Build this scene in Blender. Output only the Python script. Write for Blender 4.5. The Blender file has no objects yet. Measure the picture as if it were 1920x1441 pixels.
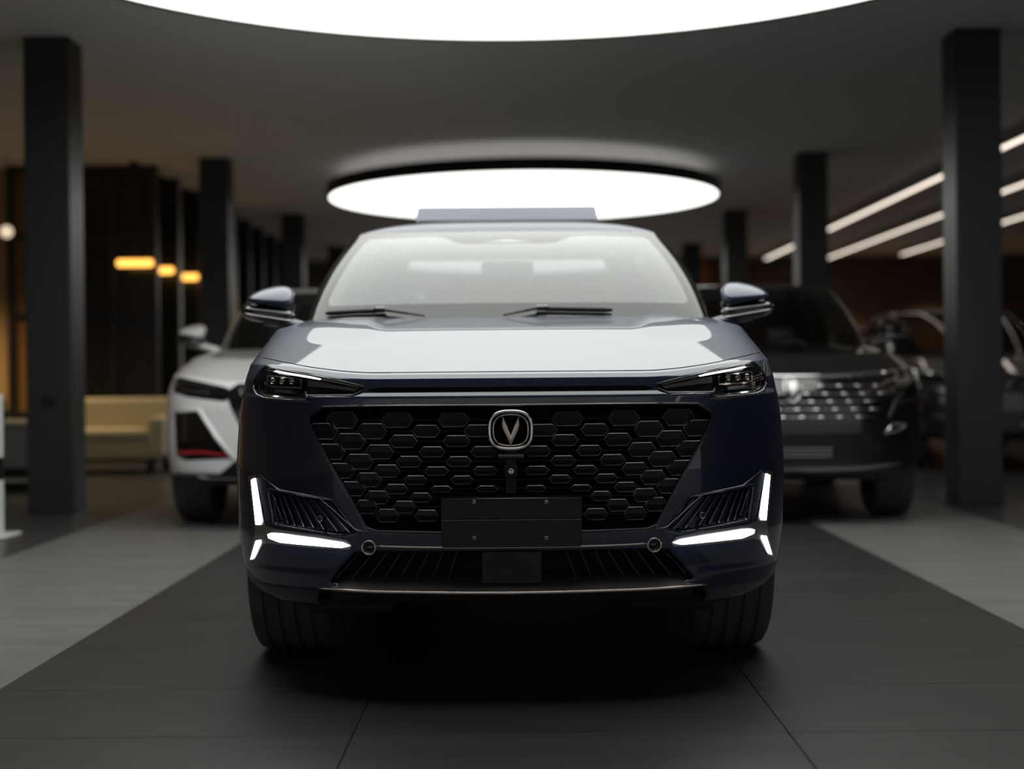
import bpy, bmesh, math, random
import numpy as np
from mathutils import Vector, Matrix

random.seed(7)
scene = bpy.context.scene
COL = scene.collection
PI = math.pi

# ------------------------------------------------------------------ camera
FPX = 2667.0                      # focal length in pixels of the 1920 px frame
CAMH = 0.985
_yaw, _pitch, _roll = math.radians(0.172), math.radians(0.333), math.radians(0.5)
_f = Vector((-math.sin(_yaw) * math.cos(_pitch), math.cos(_yaw) * math.cos(_pitch), -math.sin(_pitch)))
_r = _f.cross(Vector((0, 0, 1))).normalized()
_u = _r.cross(_f).normalized()
CR = _r * math.cos(_roll) - _u * math.sin(_roll)
CU = _u * math.cos(_roll) + _r * math.sin(_roll)
cam_d = bpy.data.cameras.new('camera')
cam_d.sensor_width = 36.0
cam_d.lens = FPX / 1920 * 36.0
cam_d.clip_end = 200
cam_d.dof.use_dof = True
cam_d.dof.focus_distance = 4.55
cam_d.dof.aperture_fstop = 1.3
cam = bpy.data.objects.new('camera', cam_d)
COL.objects.link(cam)
_m = Matrix((CR, CU, -_f)).transposed().to_4x4()
_m.translation = (0, 0, CAMH)
cam.matrix_world = _m
scene.camera = cam

# ------------------------------------------------------------------ world and exposure
wd = bpy.data.worlds.new('world')
scene.world = wd
wd.use_nodes = True
wd.node_tree.nodes['Background'].inputs['Color'].default_value = (0.86, 0.86, 0.90, 1)
wd.node_tree.nodes['Background'].inputs['Strength'].default_value = 0.38
scene.view_settings.view_transform = 'Standard'
scene.view_settings.look = 'None'
scene.view_settings.exposure = 0.0
scene.view_settings.gamma = 1.0
scene.view_settings.use_curve_mapping = False
DISC_L = 2.8                      # radiance of the two big luminous ceiling discs

# ------------------------------------------------------------------ materials
MATS = {}


def mat(name, col=(.5, .5, .5), rough=.5, metal=0.0, coat=0.0, coat_rough=.03, spec=.5, emit=None, es=0.0, ior=1.5):
    m = bpy.data.materials.new(name)
    m.use_nodes = True
    b = m.node_tree.nodes['Principled BSDF']
    b.inputs['Base Color'].default_value = (*col, 1)
    b.inputs['Roughness'].default_value = rough
    b.inputs['Metallic'].default_value = metal
    b.inputs['Coat Weight'].default_value = coat
    b.inputs['Coat Roughness'].default_value = coat_rough
    b.inputs['Specular IOR Level'].default_value = spec
    b.inputs['IOR'].default_value = ior
    if emit:
        b.inputs['Emission Color'].default_value = (*emit, 1)
        b.inputs['Emission Strength'].default_value = es
    MATS[name] = m
    return m


def nd(m, t, **kw):
    n = m.node_tree.nodes.new(t)
    for k, v in kw.items():
        setattr(n, k, v)
    return n


def lk(m, a, b):
    m.node_tree.links.new(a, b)


def bsdf(m):
    return m.node_tree.nodes['Principled BSDF']


def emat(name, col, s):
    m = bpy.data.materials.new(name)
    m.use_nodes = True
    nt = m.node_tree
    nt.nodes.clear()
    e = nt.nodes.new('ShaderNodeEmission')
    e.inputs[0].default_value = (*col, 1)
    e.inputs[1].default_value = s
    o = nt.nodes.new('ShaderNodeOutputMaterial')
    nt.links.new(e.outputs[0], o.inputs[0])
    MATS[name] = m
    return m


def glassmat(name, f0, tint, rough=0.0):
    """clear sheet: mirror share by Schlick's law from f0, the rest passes tinted"""
    m = bpy.data.materials.new(name)
    m.use_nodes = True
    nt = m.node_tree
    nt.nodes.clear()
    N = lambda t, op=None: nt.nodes.new(t)
    geo = N('ShaderNodeNewGeometry')
    dot = N('ShaderNodeVectorMath')
    dot.operation = 'DOT_PRODUCT'
    nt.links.new(geo.outputs['Incoming'], dot.inputs[0])
    nt.links.new(geo.outputs['Normal'], dot.inputs[1])

    def math_(op, a, b=None):
        n = nt.nodes.new('ShaderNodeMath')
        n.operation = op
        for k, v in enumerate((a, b)):
            if v is None:
                continue
            if isinstance(v, (int, float)):
                n.inputs[k].default_value = v
            else:
                nt.links.new(v, n.inputs[k])
        return n.outputs[0]
    c = math_('ABSOLUTE', dot.outputs['Value'])
    p = math_('POWER', math_('SUBTRACT', 1.0, c), 5.0)
    fac = math_('ADD', math_('MULTIPLY', p, 1.0 - f0), f0)
    t = N('ShaderNodeBsdfTransparent')
    t.inputs[0].default_value = (*tint, 1)
    g = N('ShaderNodeBsdfGlossy')
    g.inputs['Roughness'].default_value = rough
    mx = N('ShaderNodeMixShader')
    o = N('ShaderNodeOutputMaterial')
    nt.links.new(fac, mx.inputs[0])
    nt.links.new(t.outputs[0], mx.inputs[1])
    nt.links.new(g.outputs[0], mx.inputs[2])
    nt.links.new(mx.outputs[0], o.inputs[0])
    MATS[name] = m
    return m


def noise_rough(m, scale, lo, hi, bump=0.0, bscale=None):
    tc = nd(m, 'ShaderNodeTexCoord')
    n = nd(m, 'ShaderNodeTexNoise')
    n.inputs['Scale'].default_value = scale
    n.inputs['Detail'].default_value = 5
    lk(m, tc.outputs['Object'], n.inputs['Vector'])
    mr = nd(m, 'ShaderNodeMapRange')
    mr.inputs['To Min'].default_value = lo
    mr.inputs['To Max'].default_value = hi
    lk(m, n.outputs['Fac'], mr.inputs['Value'])
    lk(m, mr.outputs[0], bsdf(m).inputs['Roughness'])
    if bump:
        n2 = nd(m, 'ShaderNodeTexNoise')
        n2.inputs['Scale'].default_value = bscale or scale * 6
        lk(m, tc.outputs['Object'], n2.inputs['Vector'])
        b = nd(m, 'ShaderNodeBump')
        b.inputs['Strength'].default_value = bump
        b.inputs['Distance'].default_value = .002
        lk(m, n2.outputs['Fac'], b.inputs['Height'])
        lk(m, b.outputs[0], bsdf(m).inputs['Normal'])


def vary(m, c1, c2, scale, stretch=(1, 1, 1), use_random=False):
    tc = nd(m, 'ShaderNodeTexCoord')
    mp = nd(m, 'ShaderNodeMapping')
    mp.inputs['Scale'].default_value = stretch
    lk(m, tc.outputs['Object'], mp.inputs['Vector'])
    n = nd(m, 'ShaderNodeTexNoise', noise_dimensions='4D')
    n.inputs['Scale'].default_value = scale
    n.inputs['Detail'].default_value = 6
    lk(m, mp.outputs[0], n.inputs['Vector'])
    cr = nd(m, 'ShaderNodeValToRGB')
    cr.color_ramp.elements[0].position = .3
    cr.color_ramp.elements[1].position = .7
    cr.color_ramp.elements[0].color = (*c1, 1)
    cr.color_ramp.elements[1].color = (*c2, 1)
    lk(m, n.outputs['Fac'], cr.inputs[0])
    lk(m, cr.outputs[0], bsdf(m).inputs['Base Color'])
    if use_random:
        oi = nd(m, 'ShaderNodeObjectInfo')
        mu = nd(m, 'ShaderNodeMath', operation='MULTIPLY')
        mu.inputs[1].default_value = 40
        lk(m, oi.outputs['Random'], mu.inputs[0])
        lk(m, mu.outputs[0], n.inputs['W'])


# paints
def paint(name, col, metal=.5, rough=.38, flake=True, coat=1.0, coat_ior=1.6):
    m = mat(name, col, rough, metal, coat, .015)
    bsdf(m).inputs['Coat IOR'].default_value = coat_ior
    if flake:
        tc = nd(m, 'ShaderNodeTexCoord')
        v = nd(m, 'ShaderNodeTexNoise')
        v.inputs['Scale'].default_value = 900
        lk(m, tc.outputs['Object'], v.inputs['Vector'])
        cr = nd(m, 'ShaderNodeValToRGB')
        cr.color_ramp.elements[0].position = .35
        cr.color_ramp.elements[1].position = .75
        cr.color_ramp.elements[0].color = (*[c * .85 for c in col], 1)
        cr.color_ramp.elements[1].color = (*[min(1, c * 1.25) for c in col], 1)
        lk(m, v.outputs['Fac'], cr.inputs[0])
        lk(m, cr.outputs[0], bsdf(m).inputs['Base Color'])
    return m


paint('navy_paint', (.006, .0155, .053), .25, .4, coat=.5, coat_ior=2.2)
paint('white_paint', (.88, .89, .90), 0, .3, False)
paint('black_paint', (.005, .0055, .007), .2, .35, coat_ior=1.5)
paint('graphite_paint', (.05, .052, .056), .5, .35)
paint('red_paint', (.30, .02, .02), .2, .35, False)
mat('gloss_black', (.006, .006, .007), .12, 0, 1.0, .03)
mat('satin_black', (.010, .010, .011), .42, spec=.3)
mat('matte_black', (.008, .008, .009), .7)
noise_rough(mat('plate_black', (.016, .016, .017), .5), 60, .4, .55, .3, 500)
mat('chrome', (.82, .82, .83), .08, 1.0)
mat('dark_chrome', (.46, .45, .45), .28, 1.0)
mat('warm_chrome', (.72, .62, .55), .14, 1.0)
mat('cell_edge', (.50, .485, .49), .5, 1.0)
mat('cell_black', (.010, .010, .011), .28, spec=.22)
mat('emblem_metal', (.86, .77, .69), .36, 1.0)
mat('slat_grey', (.05, .05, .052), .4)
mat('void_black', (.004, .004, .004), 1.0, spec=.1)
mat('lamp_reflector', (.55, .50, .44), .2, 1.0)
noise_rough(mat('rubber', (.085, .085, .087), .75), 30, .65, .85, .25, 220)
mat('rim_metal', (.35, .35, .36), .25, 1.0)
mat('leather', (.62, .60, .56), .55)
mat('dash', (.52, .52, .51), .6)
mat('dark_leather', (.03, .03, .032), .5)
mat('frit', (.012, .013, .014), 1.0, spec=.05)
mat('amber', (.75, .25, .02), .3, emit=(1, .35, .03), es=.25)
glassmat('windshield_glass', .088, (.92, .94, .95))
glassmat('side_glass', .06, (.12, .13, .13))
glassmat('lens_glass', .02, (.96, .96, .97))
emat('drl_light', (.88, .93, 1.0), 9.0)
emat('disc_light', (.985, 1.0, .95), DISC_L)
emat('uplight', (1.0, .97, .92), .32)
emat('line_light', (1.0, .86, .74), 2.2)
emat('warm_light', (1.0, .47, .085), 2.6)
emat('bulb_light', (1.0, .80, .55), .9)
# carbon weave of the lip
_m = mat('carbon', (.03, .03, .032), .3, .3, .6)
_tc = nd(_m, 'ShaderNodeTexCoord')
_w = nd(_m, 'ShaderNodeTexWave', wave_type='BANDS', bands_direction='DIAGONAL')
_w.inputs['Scale'].default_value = 62
lk(_m, _tc.outputs['Object'], _w.inputs['Vector'])
_cr = nd(_m, 'ShaderNodeValToRGB')
_cr.color_ramp.elements[0].color = (.012, .012, .013, 1)
_cr.color_ramp.elements[1].color = (.17, .15, .14, 1)
lk(_m, _w.outputs['Fac'], _cr.inputs[0])
lk(_m, _cr.outputs[0], bsdf(_m).inputs['Base Color'])
# room
vary(mat('dark_tile', (.03, .03, .03), .42, spec=.35), (.026, .0255, .025), (.040, .039, .0375), 2.2, (1, 5, 1), True)
vary(mat('light_tile', (.13, .13, .13), .4, spec=.4), (.15, .149, .146), (.195, .194, .190), 1.6, (1, 5, 1), True)
vary(mat('outer_floor', (.07, .07, .07), .32, spec=.45), (.05, .05, .05), (.07, .069, .068), .7, (1, 4, 1))
mat('grout', (.05, .048, .045), .8)
noise_rough(mat('ceiling_paint', (.80, .79, .78), .9), 2, .85, .95)
mat('column_metal', (.030, .035, .039), .42, .3)
vary(mat('wood_wall', (.12, .07, .04), .55), (.075, .042, .022), (.16, .095, .05), 3, (1, 1, 14))
mat('ochre_wall', (.42, .29, .14), .7)
mat('dark_wall', (.16, .115, .075), .7)
mat('orange_panel', (.45, .16, .04), .6)
mat('fin_black', (.012, .011, .010), .35)
mat('fin_edge', (.30, .31, .31), .4, .3)
mat('brown_pane', (.16, .085, .025), .35)
mat('dark_pane', (.014, .011, .009), .2)
mat('cream_fabric', (.50, .44, .29), .85)
mat('cream_top', (.55, .50, .36), .5)
mat('grey_laminate', (.20, .20, .19), .5)
mat('white_plastic', (.75, .75, .75), .4)
mat('leaf', (.16, .20, .04), .6)
mat('flower', (.75, .66, .25), .6)
mat('red_trim', (.55, .03, .04), .3, 0, .5)


# ------------------------------------------------------------------ object helpers
def tag(o, label=None, cat=None, group=None, kind=None):
    if label:
        o['label'] = label
    if cat:
        o['category'] = cat
    if group:
        o['group'] = group
    if kind:
        o['kind'] = kind
    return o


def empty(name, loc=(0, 0, 0), rz=0):
    o = bpy.data.objects.new(name, None)
    o.empty_display_size = .2
    COL.objects.link(o)
    o.location = loc
    o.rotation_euler = (0, 0, rz)
    return o


def link(name, me, mats, parent=None, smooth=True):
    if isinstance(mats, str):
        mats = [mats]
    for m in mats:
        me.materials.append(MATS[m])
    if smooth:
        me.polygons.foreach_set('use_smooth', [True] * len(me.polygons))
    o = bpy.data.objects.new(name, me)
    COL.objects.link(o)
    if parent:
        o.parent = parent
    return o


def from_bm(name, bm, mats, parent=None, smooth=False, normals=True):
    if normals:
        bmesh.ops.recalc_face_normals(bm, faces=bm.faces)
    me = bpy.data.meshes.new(name)
    bm.to_mesh(me)
    bm.free()
    return link(name, me, mats, parent, smooth)


def sharp(o, ang=32):
    """smooth shading with edges sharper than ang kept sharp"""
    me = o.data
    bm = bmesh.new()
    bm.from_mesh(me)
    a = math.radians(ang)
    for f in bm.faces:
        f.smooth = True
    for e in bm.edges:
        if len(e.link_faces) == 2 and e.calc_face_angle(0) > a:
            e.smooth = False
    bm.to_mesh(me)
    bm.free()
    return o


def box_bm(x0, x1, y0, y1, z0, z1, bev=0, seg=2, bm=None):
    own = bmesh.new()
    vs = [own.verts.new((x, y, z)) for x in (x0, x1) for y in (y0, y1) for z in (z0, z1)]
    for q in ((0, 1, 3, 2), (4, 6, 7, 5), (0, 4, 5, 1), (2, 3, 7, 6), (0, 2, 6, 4), (1, 5, 7, 3)):
        own.faces.new([vs[i] for i in q])
    bmesh.ops.recalc_face_normals(own, faces=own.faces)
    if bev:
        bmesh.ops.bevel(own, geom=own.edges[:], offset=bev, segments=seg, affect='EDGES', profile=.5)
    if bm is None:
        return own
    me = bpy.data.meshes.new('t')
    own.to_mesh(me)
    own.free()
    bm.from_mesh(me)
    bpy.data.meshes.remove(me)
    return bm


def box(name, x0, x1, y0, y1, z0, z1, m, parent=None, bev=0, seg=2):
    o = from_bm(name, box_bm(x0, x1, y0, y1, z0, z1, bev, seg), m, parent)
    if bev:
        o.data.polygons.foreach_set('use_smooth', [True] * len(o.data.polygons))
        o.modifiers.new('weighted', 'WEIGHTED_NORMAL').keep_sharp = False
    return o


def grid_mesh(name, P, mats, parent=None, closed_u=False, smooth=True, flip=False):
    """P: array (nu, nv, 3)"""
    nu, nv = P.shape[:2]
    idx = np.arange(nu * nv).reshape(nu, nv)
    a, b, c, d = idx[:-1, :-1], idx[1:, :-1], idx[1:, 1:], idx[:-1, 1:]
    F = np.stack([a, b, c, d], -1).reshape(-1, 4)
    if flip:
        F = F[:, ::-1]
    me = bpy.data.meshes.new(name)
    me.from_pydata(P.reshape(-1, 3).tolist(), [], F.tolist())
    me.validate()
    return link(name, me, mats, parent, smooth)


def tube_bm(pts, r, n=8, closed=False, bm=None, taper=None, flat=1.0):
    bm = bm or bmesh.new()
    pts = [Vector(p) for p in pts]
    rings = []
    N = len(pts)
    for i, p in enumerate(pts):
        if closed:
            t = pts[(i + 1) % N] - pts[i - 1]
        else:
            t = pts[min(i + 1, N - 1)] - pts[max(i - 1, 0)]
        t.normalize()
        ref = Vector((0, 1, 0)) if abs(t.y) < .9 else Vector((0, 0, 1))
        u = t.cross(ref).normalized()
        v = u.cross(t).normalized()
        rr = r * (taper[i] if taper else 1)
        rings.append([bm.verts.new(p + (u * math.cos(2 * PI * k / n) + v * math.sin(2 * PI * k / n) * flat) * rr) for k in range(n)])
    for i in range(N if closed else N - 1):
        A, B = rings[i], rings[(i + 1) % N]
        for k in range(n):
            bm.faces.new((A[k], A[(k + 1) % n], B[(k + 1) % n], B[k]))
    if not closed:
        bm.faces.new(rings[0][::-1])
        bm.faces.new(rings[-1])
    return bm


def lathe_bm(prof, n=48, axis='z', bm=None, closed=False):
    """prof: list of (r, h); axis z or x"""
    bm = bm or bmesh.new()
    rings = []
    for r, h in prof:
        ring = []
        for k in range(n):
            a = 2 * PI * k / n
            c, s = r * math.cos(a), r * math.sin(a)
            ring.append(bm.verts.new((c, s, h) if axis == 'z' else (h, c, s)))
        rings.append(ring)
    m = len(rings)
    for i in range(m if closed else m - 1):
        A, B = rings[i], rings[(i + 1) % m]
        for k in range(n):
            bm.faces.new((A[k], A[(k + 1) % n], B[(k + 1) % n], B[k]))
    if not closed:
        if prof[0][0] > 1e-6:
            bm.faces.new(rings[0])
        if prof[-1][0] > 1e-6:
            bm.faces.new(rings[-1])
    bmesh.ops.remove_doubles(bm, verts=bm.verts, dist=1e-6)
    return bm


# ------------------------------------------------------------------ the room
CEIL = 3.535
XL, XR, YB, YF = -9.5, 12.0, 31.0, -6.0
TX = [-2.86, -1.66, -.46, .74, 1.94, 3.14]
TY0, NROW = 2.71, 24
TY1 = TY0 + .6 * NROW
bm = bmesh.new()
box_bm(TX[0], TX[-1], TY0, TY1, -.1, -.010, bm=bm)
n0 = len(bm.faces)
for x0, x1, y0, y1 in ((XL, TX[0], YF, YB), (TX[-1], XR, YF, YB), (TX[0], TX[-1], YF, TY0), (TX[0], TX[-1], TY1, YB)):
    box_bm(x0, x1, y0, y1, -.1, 0, bm=bm)
for i, f in enumerate(bm.faces):
    f.material_index = 0 if i < n0 else 1
floor = tag(from_bm('floor', bm, ['grout', 'outer_floor'], smooth=False), 'grey stone tile showroom floor with a darker aisle under the navy car', None, None, 'structure')
tile_me = {}
for kind in ('dark_tile', 'light_tile'):
    me = bpy.data.meshes.new(kind)
    b_ = box_bm(.0012, 1.1988, .0012, .5988, -.010, 0, .0015, 1)
    b_.to_mesh(me)
    b_.free()
    me.materials.append(MATS[kind])
    tile_me[kind] = me
for i in range(5):
    for j in range(NROW):
        o = bpy.data.objects.new('tile', tile_me['light_tile' if i in (0, 4) else 'dark_tile'])
        COL.objects.link(o)
        o.parent = floor
        o.location = (TX[i], TY0 + .6 * j, 0)

tag(box('ceiling', XL, XR, YF, YB, CEIL, CEIL + .15, 'ceiling_paint'), 'plain grey ceiling with two round luminous discs', None, None, 'structure')
tag(box('wall_left', XL - .2, XL, YF, YB, 0, CEIL, 'ochre_wall'), 'ochre side wall behind the lounge partition', None, None, 'structure')
tag(box('wall_right', XR, XR + .2, YF, YB, 0, CEIL, 'wood_wall'), 'brown wooden side wall', None, None, 'structure')
wb = tag(box('wall_back', XL, XR, YB, YB + .2, 0, CEIL, 'dark_wall'), 'dark brown rear wall of the showroom', None, None, 'structure')
# timber boards of the back wall, right hand side, and orange panels between the columns
for k in range(12):
    z0 = .15 + .27 * k
    box('board', 5.15, XR - .02, YB - .06, YB - .002, z0, z0 + .25, 'wood_wall', wb, .008, 1)
for x0, x1 in ((1.9, 2.4), (2.8, 3.3), (3.82, 4.2), (4.45, 4.95)):
    box('panel', x0, x1, YB - .12, YB - .001, 2.35, 3.45, 'orange_panel', wb, .01, 1)


# square columns, inner faces 3.3 m off the aisle
def column(x0, y0, label, hatch=False):
    t = empty('column', (x0 + .17, y0 + .17, 0))
    box('shaft', -.17, .17, -.17, .17, .0, CEIL, 'column_metal', t, .012, 2)
    if hatch:
        box('service_hatch', -.06, .06, -.176, -.168, .79, .86, 'satin_black', t, .004, 1)
    tag(t, label, 'column', 'square dark steel columns')


CY = [10.55, 16.4, 22.1, 27.6]
LL = ['dark steel column beside the cream sofa and grey counter', 'dark steel column standing beside the white car and black fins',
      'slim looking dark column behind the white car roof', 'farthest dark column on the lounge side']
RL = ['dark steel column beside the black car, in front of the graphite car', 'dark steel column behind the black car, crossing the line lights',
      'dark column behind the black car roof, short of the orange panels', 'farthest dark column on the line light side']
for i, y in enumerate(CY):
    column(-3.64, y, LL[i], i == 0)
    column(3.27, y, RL[i])


# big luminous discs
def disc_light(cx, cy, r, z, label, uplight=False):
    t = empty('ceiling_light', (cx, cy, z))
    lathe = lathe_bm([(r + .012, 0), (r + .05, 0), (r + .05, .15), (.01, .15), (.01, .13), (r + .012, .13)], 96, closed=True)
    sharp(from_bm('housing', lathe, 'satin_black', t))
    if uplight:
        sharp(from_bm('upper_diffuser', lathe_bm([(0, .151), (r - .1, .151), (r - .1, .156), (0, .156)], 96), 'uplight', t))
    b = lathe_bm([(0, .004), (r + .013, .004), (r + .013, .012), (0, .012)], 96)
    sharp(from_bm('diffuser', b, 'disc_light', t))
    for k in range(6):
        a = 2 * PI * (k + .5) / 6
        p = (r * .9 * math.cos(a), r * .9 * math.sin(a))
        from_bm('suspension_cable', tube_bm([(p[0], p[1], .012), (p[0], p[1], CEIL - z)], .004, 6), 'chrome', t)
    tag(t, label, 'ceiling light', 'round luminous ceiling discs')


disc_light(-.0, 6.47, 2.84, 3.185, 'huge white luminous disc hanging right above the navy car')
disc_light(.11, 17.7, 2.38, 3.185, 'black rimmed white luminous disc hanging behind the navy car roof', True)


disc_light(.11, 27.9, 2.38, 3.185, 'unseen luminous disc added farthest back to light the rear of the room')  # added out of view behind the navy car to brighten the back


# ------------------------------------------------------------------ lounge on the left
def partition():
    t = empty('glass_partition', (-5.1, 16.95, 0))
    posts = [(-.90, 'fin_black'), (-.18, 'fin_black'), (.30, 'fin_black'), (.80, 'fin_black')]
    for x, m in posts:
        box('post', x - .045, x + .045, -.06, .06, 0, CEIL, m, t, .006, 1)
    zs = [0, .55, 1.72, 2.66, 3.46]
    for i in range(3):
        xa, xb = posts[i][0] + .045, posts[i + 1][0] - .045
        for z in zs:
            box('rail', xa, xb, -.05, .05, z, z + .07, 'fin_black', t, .005, 1)
        for j in range(4):
            box('pane', xa, xb, -.012, .012, zs[j] + .07, zs[j + 1], 'brown_pane' if i == 0 else 'dark_pane', t)
    tag(t, 'black framed partition with brown panes behind the cream sofa', 'partition')


partition()
ORD = ['first', 'second', 'third', 'fourth', 'fifth', 'sixth', 'seventh', 'eighth', 'ninth']
for k in range(9):
    y = 18.1 + 1.2 * k
    t = empty('fin_panel', (-4.25, y, 0))
    box('board', -.62, -.03, -.04, .04, 0, CEIL, 'fin_black', t, .004, 1)
    box('edge_strip', -.03, 0, -.05, .05, 0, CEIL, 'fin_edge', t, .004, 1)
    tag(t, ORD[k] + ' tall black fin panel with grey metal edge, counted from the framed partition', 'panel', 'black fin panels in a row')
# warm lit end wall and lamps of the lounge
tag(box('wall_lounge', XL, -6.1, 17.2, 17.4, 0, CEIL, 'ochre_wall'), 'warm ochre wall left of the black framed partition', None, None, 'structure')
for k, (x, y, z) in enumerate(((-4.46, 16.68, 2.35), (-4.46, 17.85, 2.35), (-4.42, 19.05, 2.35), (-4.40, 20.25, 2.35))):
    t = empty('pendant_lamp', (x, y, z))
    L = .21 if k == 0 else .17
    from_bm('tube', tube_bm([(-L, 0, 0), (-L + .02, 0, 0), (L - .02, 0, 0), (L, 0, 0)], .045, 14, taper=[.7, 1, 1, .7]), 'warm_light', t, True)
    from_bm('cable', tube_bm([(0, 0, .04), (0, 0, CEIL - z)], .006, 6), 'matte_black', t)
    box('canopy', -.05, .05, -.05, .05, CEIL - z - .03, CEIL - z, 'matte_black', t)
    tag(t, 'tubular amber pendant lamp hanging before the ' + (('black framed partition') if k == 0 else ORD[k - 1] + ' fin panel from the partition'), 'pendant lamp', 'amber pendant lamps')
for k, (x, z) in enumerate(((-5.95, 2.95), (-5.72, 2.66))):
    t = empty('globe_lamp', (x, 16.0, z))
    from_bm('globe', lathe_bm([(.07 * math.sin(PI * i / 12), -.07 * math.cos(PI * i / 12)) for i in range(13)], 20), 'bulb_light', t, True)
    from_bm('cord', tube_bm([(0, 0, .06), (0, 0, CEIL - z)], .005, 6), 'matte_black', t)
    tag(t, ['higher', 'lower'][k] + ' of the two glowing globe lamps beside the ochre wall', 'globe lamp', 'globe lamps')
t = empty('track_spotlight', (-4.4, 11.9, CEIL - .13))
box('track', -.5, .06, -.02, .02, .09, .13, 'matte_black', t)
from_bm('spot_head', lathe_bm([(.03, 0), (.045, -.0), (.045, .08), (.02, .1)], 16), 'matte_black', t)
tag(t, 'black track spotlight on the ceiling beside the nearest lounge column', 'spotlight')
for n, (x, y, z, e, c, sz) in enumerate(((-6.9, 15.4, 3.3, 360, (1, .66, .33), .5), (-4.7, 14.6, 3.4, 120, (1, .74, .42), .3), (-3.9, 20.5, 3.4, 160, (1, .6, .26), .5), (6.6, 29.6, 3.4, 260, (1, .62, .32), .4), (9.0, 29.6, 3.4, 260, (1, .62, .32), .4), (-2.6, 29.4, 3.4, 200, (1, .66, .36), .4))):
    ld = bpy.data.lights.new('warm_fill_spot', 'SPOT')  # added spots without fixtures, brightening the lounge and the rear wall
    ld.energy = e
    ld.color = c
    ld.spot_size = math.radians(110)
    ld.spot_blend = .6
    ld.shadow_soft_size = .15
    o = bpy.data.objects.new('warm_fill_spot', ld)
    COL.objects.link(o)
    o.location = (x, y, z)
    tag(o, 'unseen warm fill spot added to brighten the lounge' if n < 3 else 'unseen warm fill spot added to brighten the rear wall', 'fill light', 'added lounge fill spots' if n < 3 else 'added rear wall fill spots')

# cream sofa
t = empty('sofa', (-4.3, 15.1, 0))
box('seat_base', -.62, .62, -.40, .40, .16, .36, 'cream_fabric', t, .04, 3)
box('seat_cushion', -.48, .48, -.43, .25, .365, .47, 'cream_fabric', t, .04, 3)
box('backrest', -.60, .60, .22, .44, .30, .79, 'cream_fabric', t, .06, 3)
for s in (-1, 1):
    box('armrest', s * .56 - .09, s * .56 + .09, -.42, .40, .18, .60, 'cream_fabric', t, .05, 3)
    for yy in (-.34, .34):
        box('leg', s * .5 - .04, s * .5 + .04, yy - .04, yy + .04, 0, .17, 'matte_black', t, .005, 1)
tag(t, 'cream upholstered sofa on dark legs behind the steel column', 'sofa')
# grey counter with cream top and plant
t = empty('counter', (-4.55, 12.9, 0))
box('body', -.42, .42, -.25, .25, .20, .58, 'grey_laminate', t, .01, 1)
box('worktop', -.46, .46, -.28, .28, .585, .625, 'cream_top', t, .008, 1)
box('plinth', -.38, .38, -.2, .2, 0, .195, 'matte_black', t)
box('foot_rail', -.40, .40, -.27, -.22, .08, .11, 'cream_top', t, .004, 1)
tag(t, 'low grey counter with a cream top beside the steel column', 'counter')
t = empty('flower_pot', (-4.66, 12.8, .626))
from_bm('pot', lathe_bm([(.05, 0), (.075, .02), (.085, .10), (.075, .10), (.07, .03)], 20), 'matte_black', t, True)
for k in range(26):
    a, e = random.uniform(0, 2 * PI), random.uniform(.25, 1.2)
    L = random.uniform(.08, .17)
    d = Vector((math.cos(a) * math.cos(e), math.sin(a) * math.cos(e), math.sin(e)))
    s = d.cross(Vector((0, 0, 1))).normalized() * .022
    p = Vector((0, 0, .09))
    b = bmesh.new()
    vs = [b.verts.new(q) for q in (p, p + d * L * .5 + s, p + d * L, p + d * L * .5 - s)]
    b.faces.new(vs)
    bmesh.ops.solidify(b, geom=b.faces[:], thickness=.002)
    from_bm('leaf' if k % 3 else 'blossom', b, 'leaf' if k % 3 else 'flower', t)
tag(t, 'small potted plant with yellow blossoms on the grey counter', 'plant')
# white information stand at the left edge
t = empty('information_stand', (-3.40, 8.95, 0))
box('foot_plate', -.22, .22, -.16, .16, 0, .02, 'white_plastic', t, .006, 1)
box('lower_panel', -.18, .16, -.02, .02, .02, .36, 'white_plastic', t, .006, 1)
box('middle_band', -.18, .16, -.018, .018, .36, .50, 'satin_black', t, .003, 1)
box('upper_panel', -.18, .16, -.02, .02, .50, .90, 'white_plastic', t, .006, 1)
tag(t, 'white upright information stand with a dark band', 'stand')

# ------------------------------------------------------------------ right hand line lights
for k, (x, ya, yb, lab) in enumerate(((5.25, -5.0, 29.8, 'long white linear ceiling lamp closest to the right row of columns'),
                                     (6.53, -5.0, 30.6, 'long white linear ceiling lamp in the middle of three'),
                                     (7.87, -5.0, 29.0, 'long white linear ceiling lamp closest to the wooden side wall'))):
    t = empty('linear_lamp', (x, ya, 3.385))
    box('housing', -.035, .035, 0, yb - ya, .012, .06, 'satin_black', t)
    box('diffuser', -.03, .03, .01, yb - ya - .01, 0, .0119, 'line_light', t)
    for q in range(5):
        yy = .3 + (yb - ya - .6) * q / 4
        from_bm('hanger', tube_bm([(0, yy, .06), (0, yy, CEIL - 3.385)], .004, 6), 'matte_black', t)
    tag(t, lab, 'linear lamp', 'linear ceiling lamps')
# black display board behind the black car
t = empty('display_board', (5.0, 25.6, 0))
box('board', -.32, .32, -.03, .03, .1, 2.35, 'matte_black', t, .01, 1)
box('foot', -.3, .3, -.2, .2, 0, .1, 'satin_black', t, .01, 1)
tag(t, 'plain black upright display board behind the black car', 'board')


# ------------------------------------------------------------------ car body surfaces
def sstep(a, b, x):
    t = np.clip((x - a) / (b - a), 0, 1)
    return t * t * (3 - 2 * t)


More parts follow.
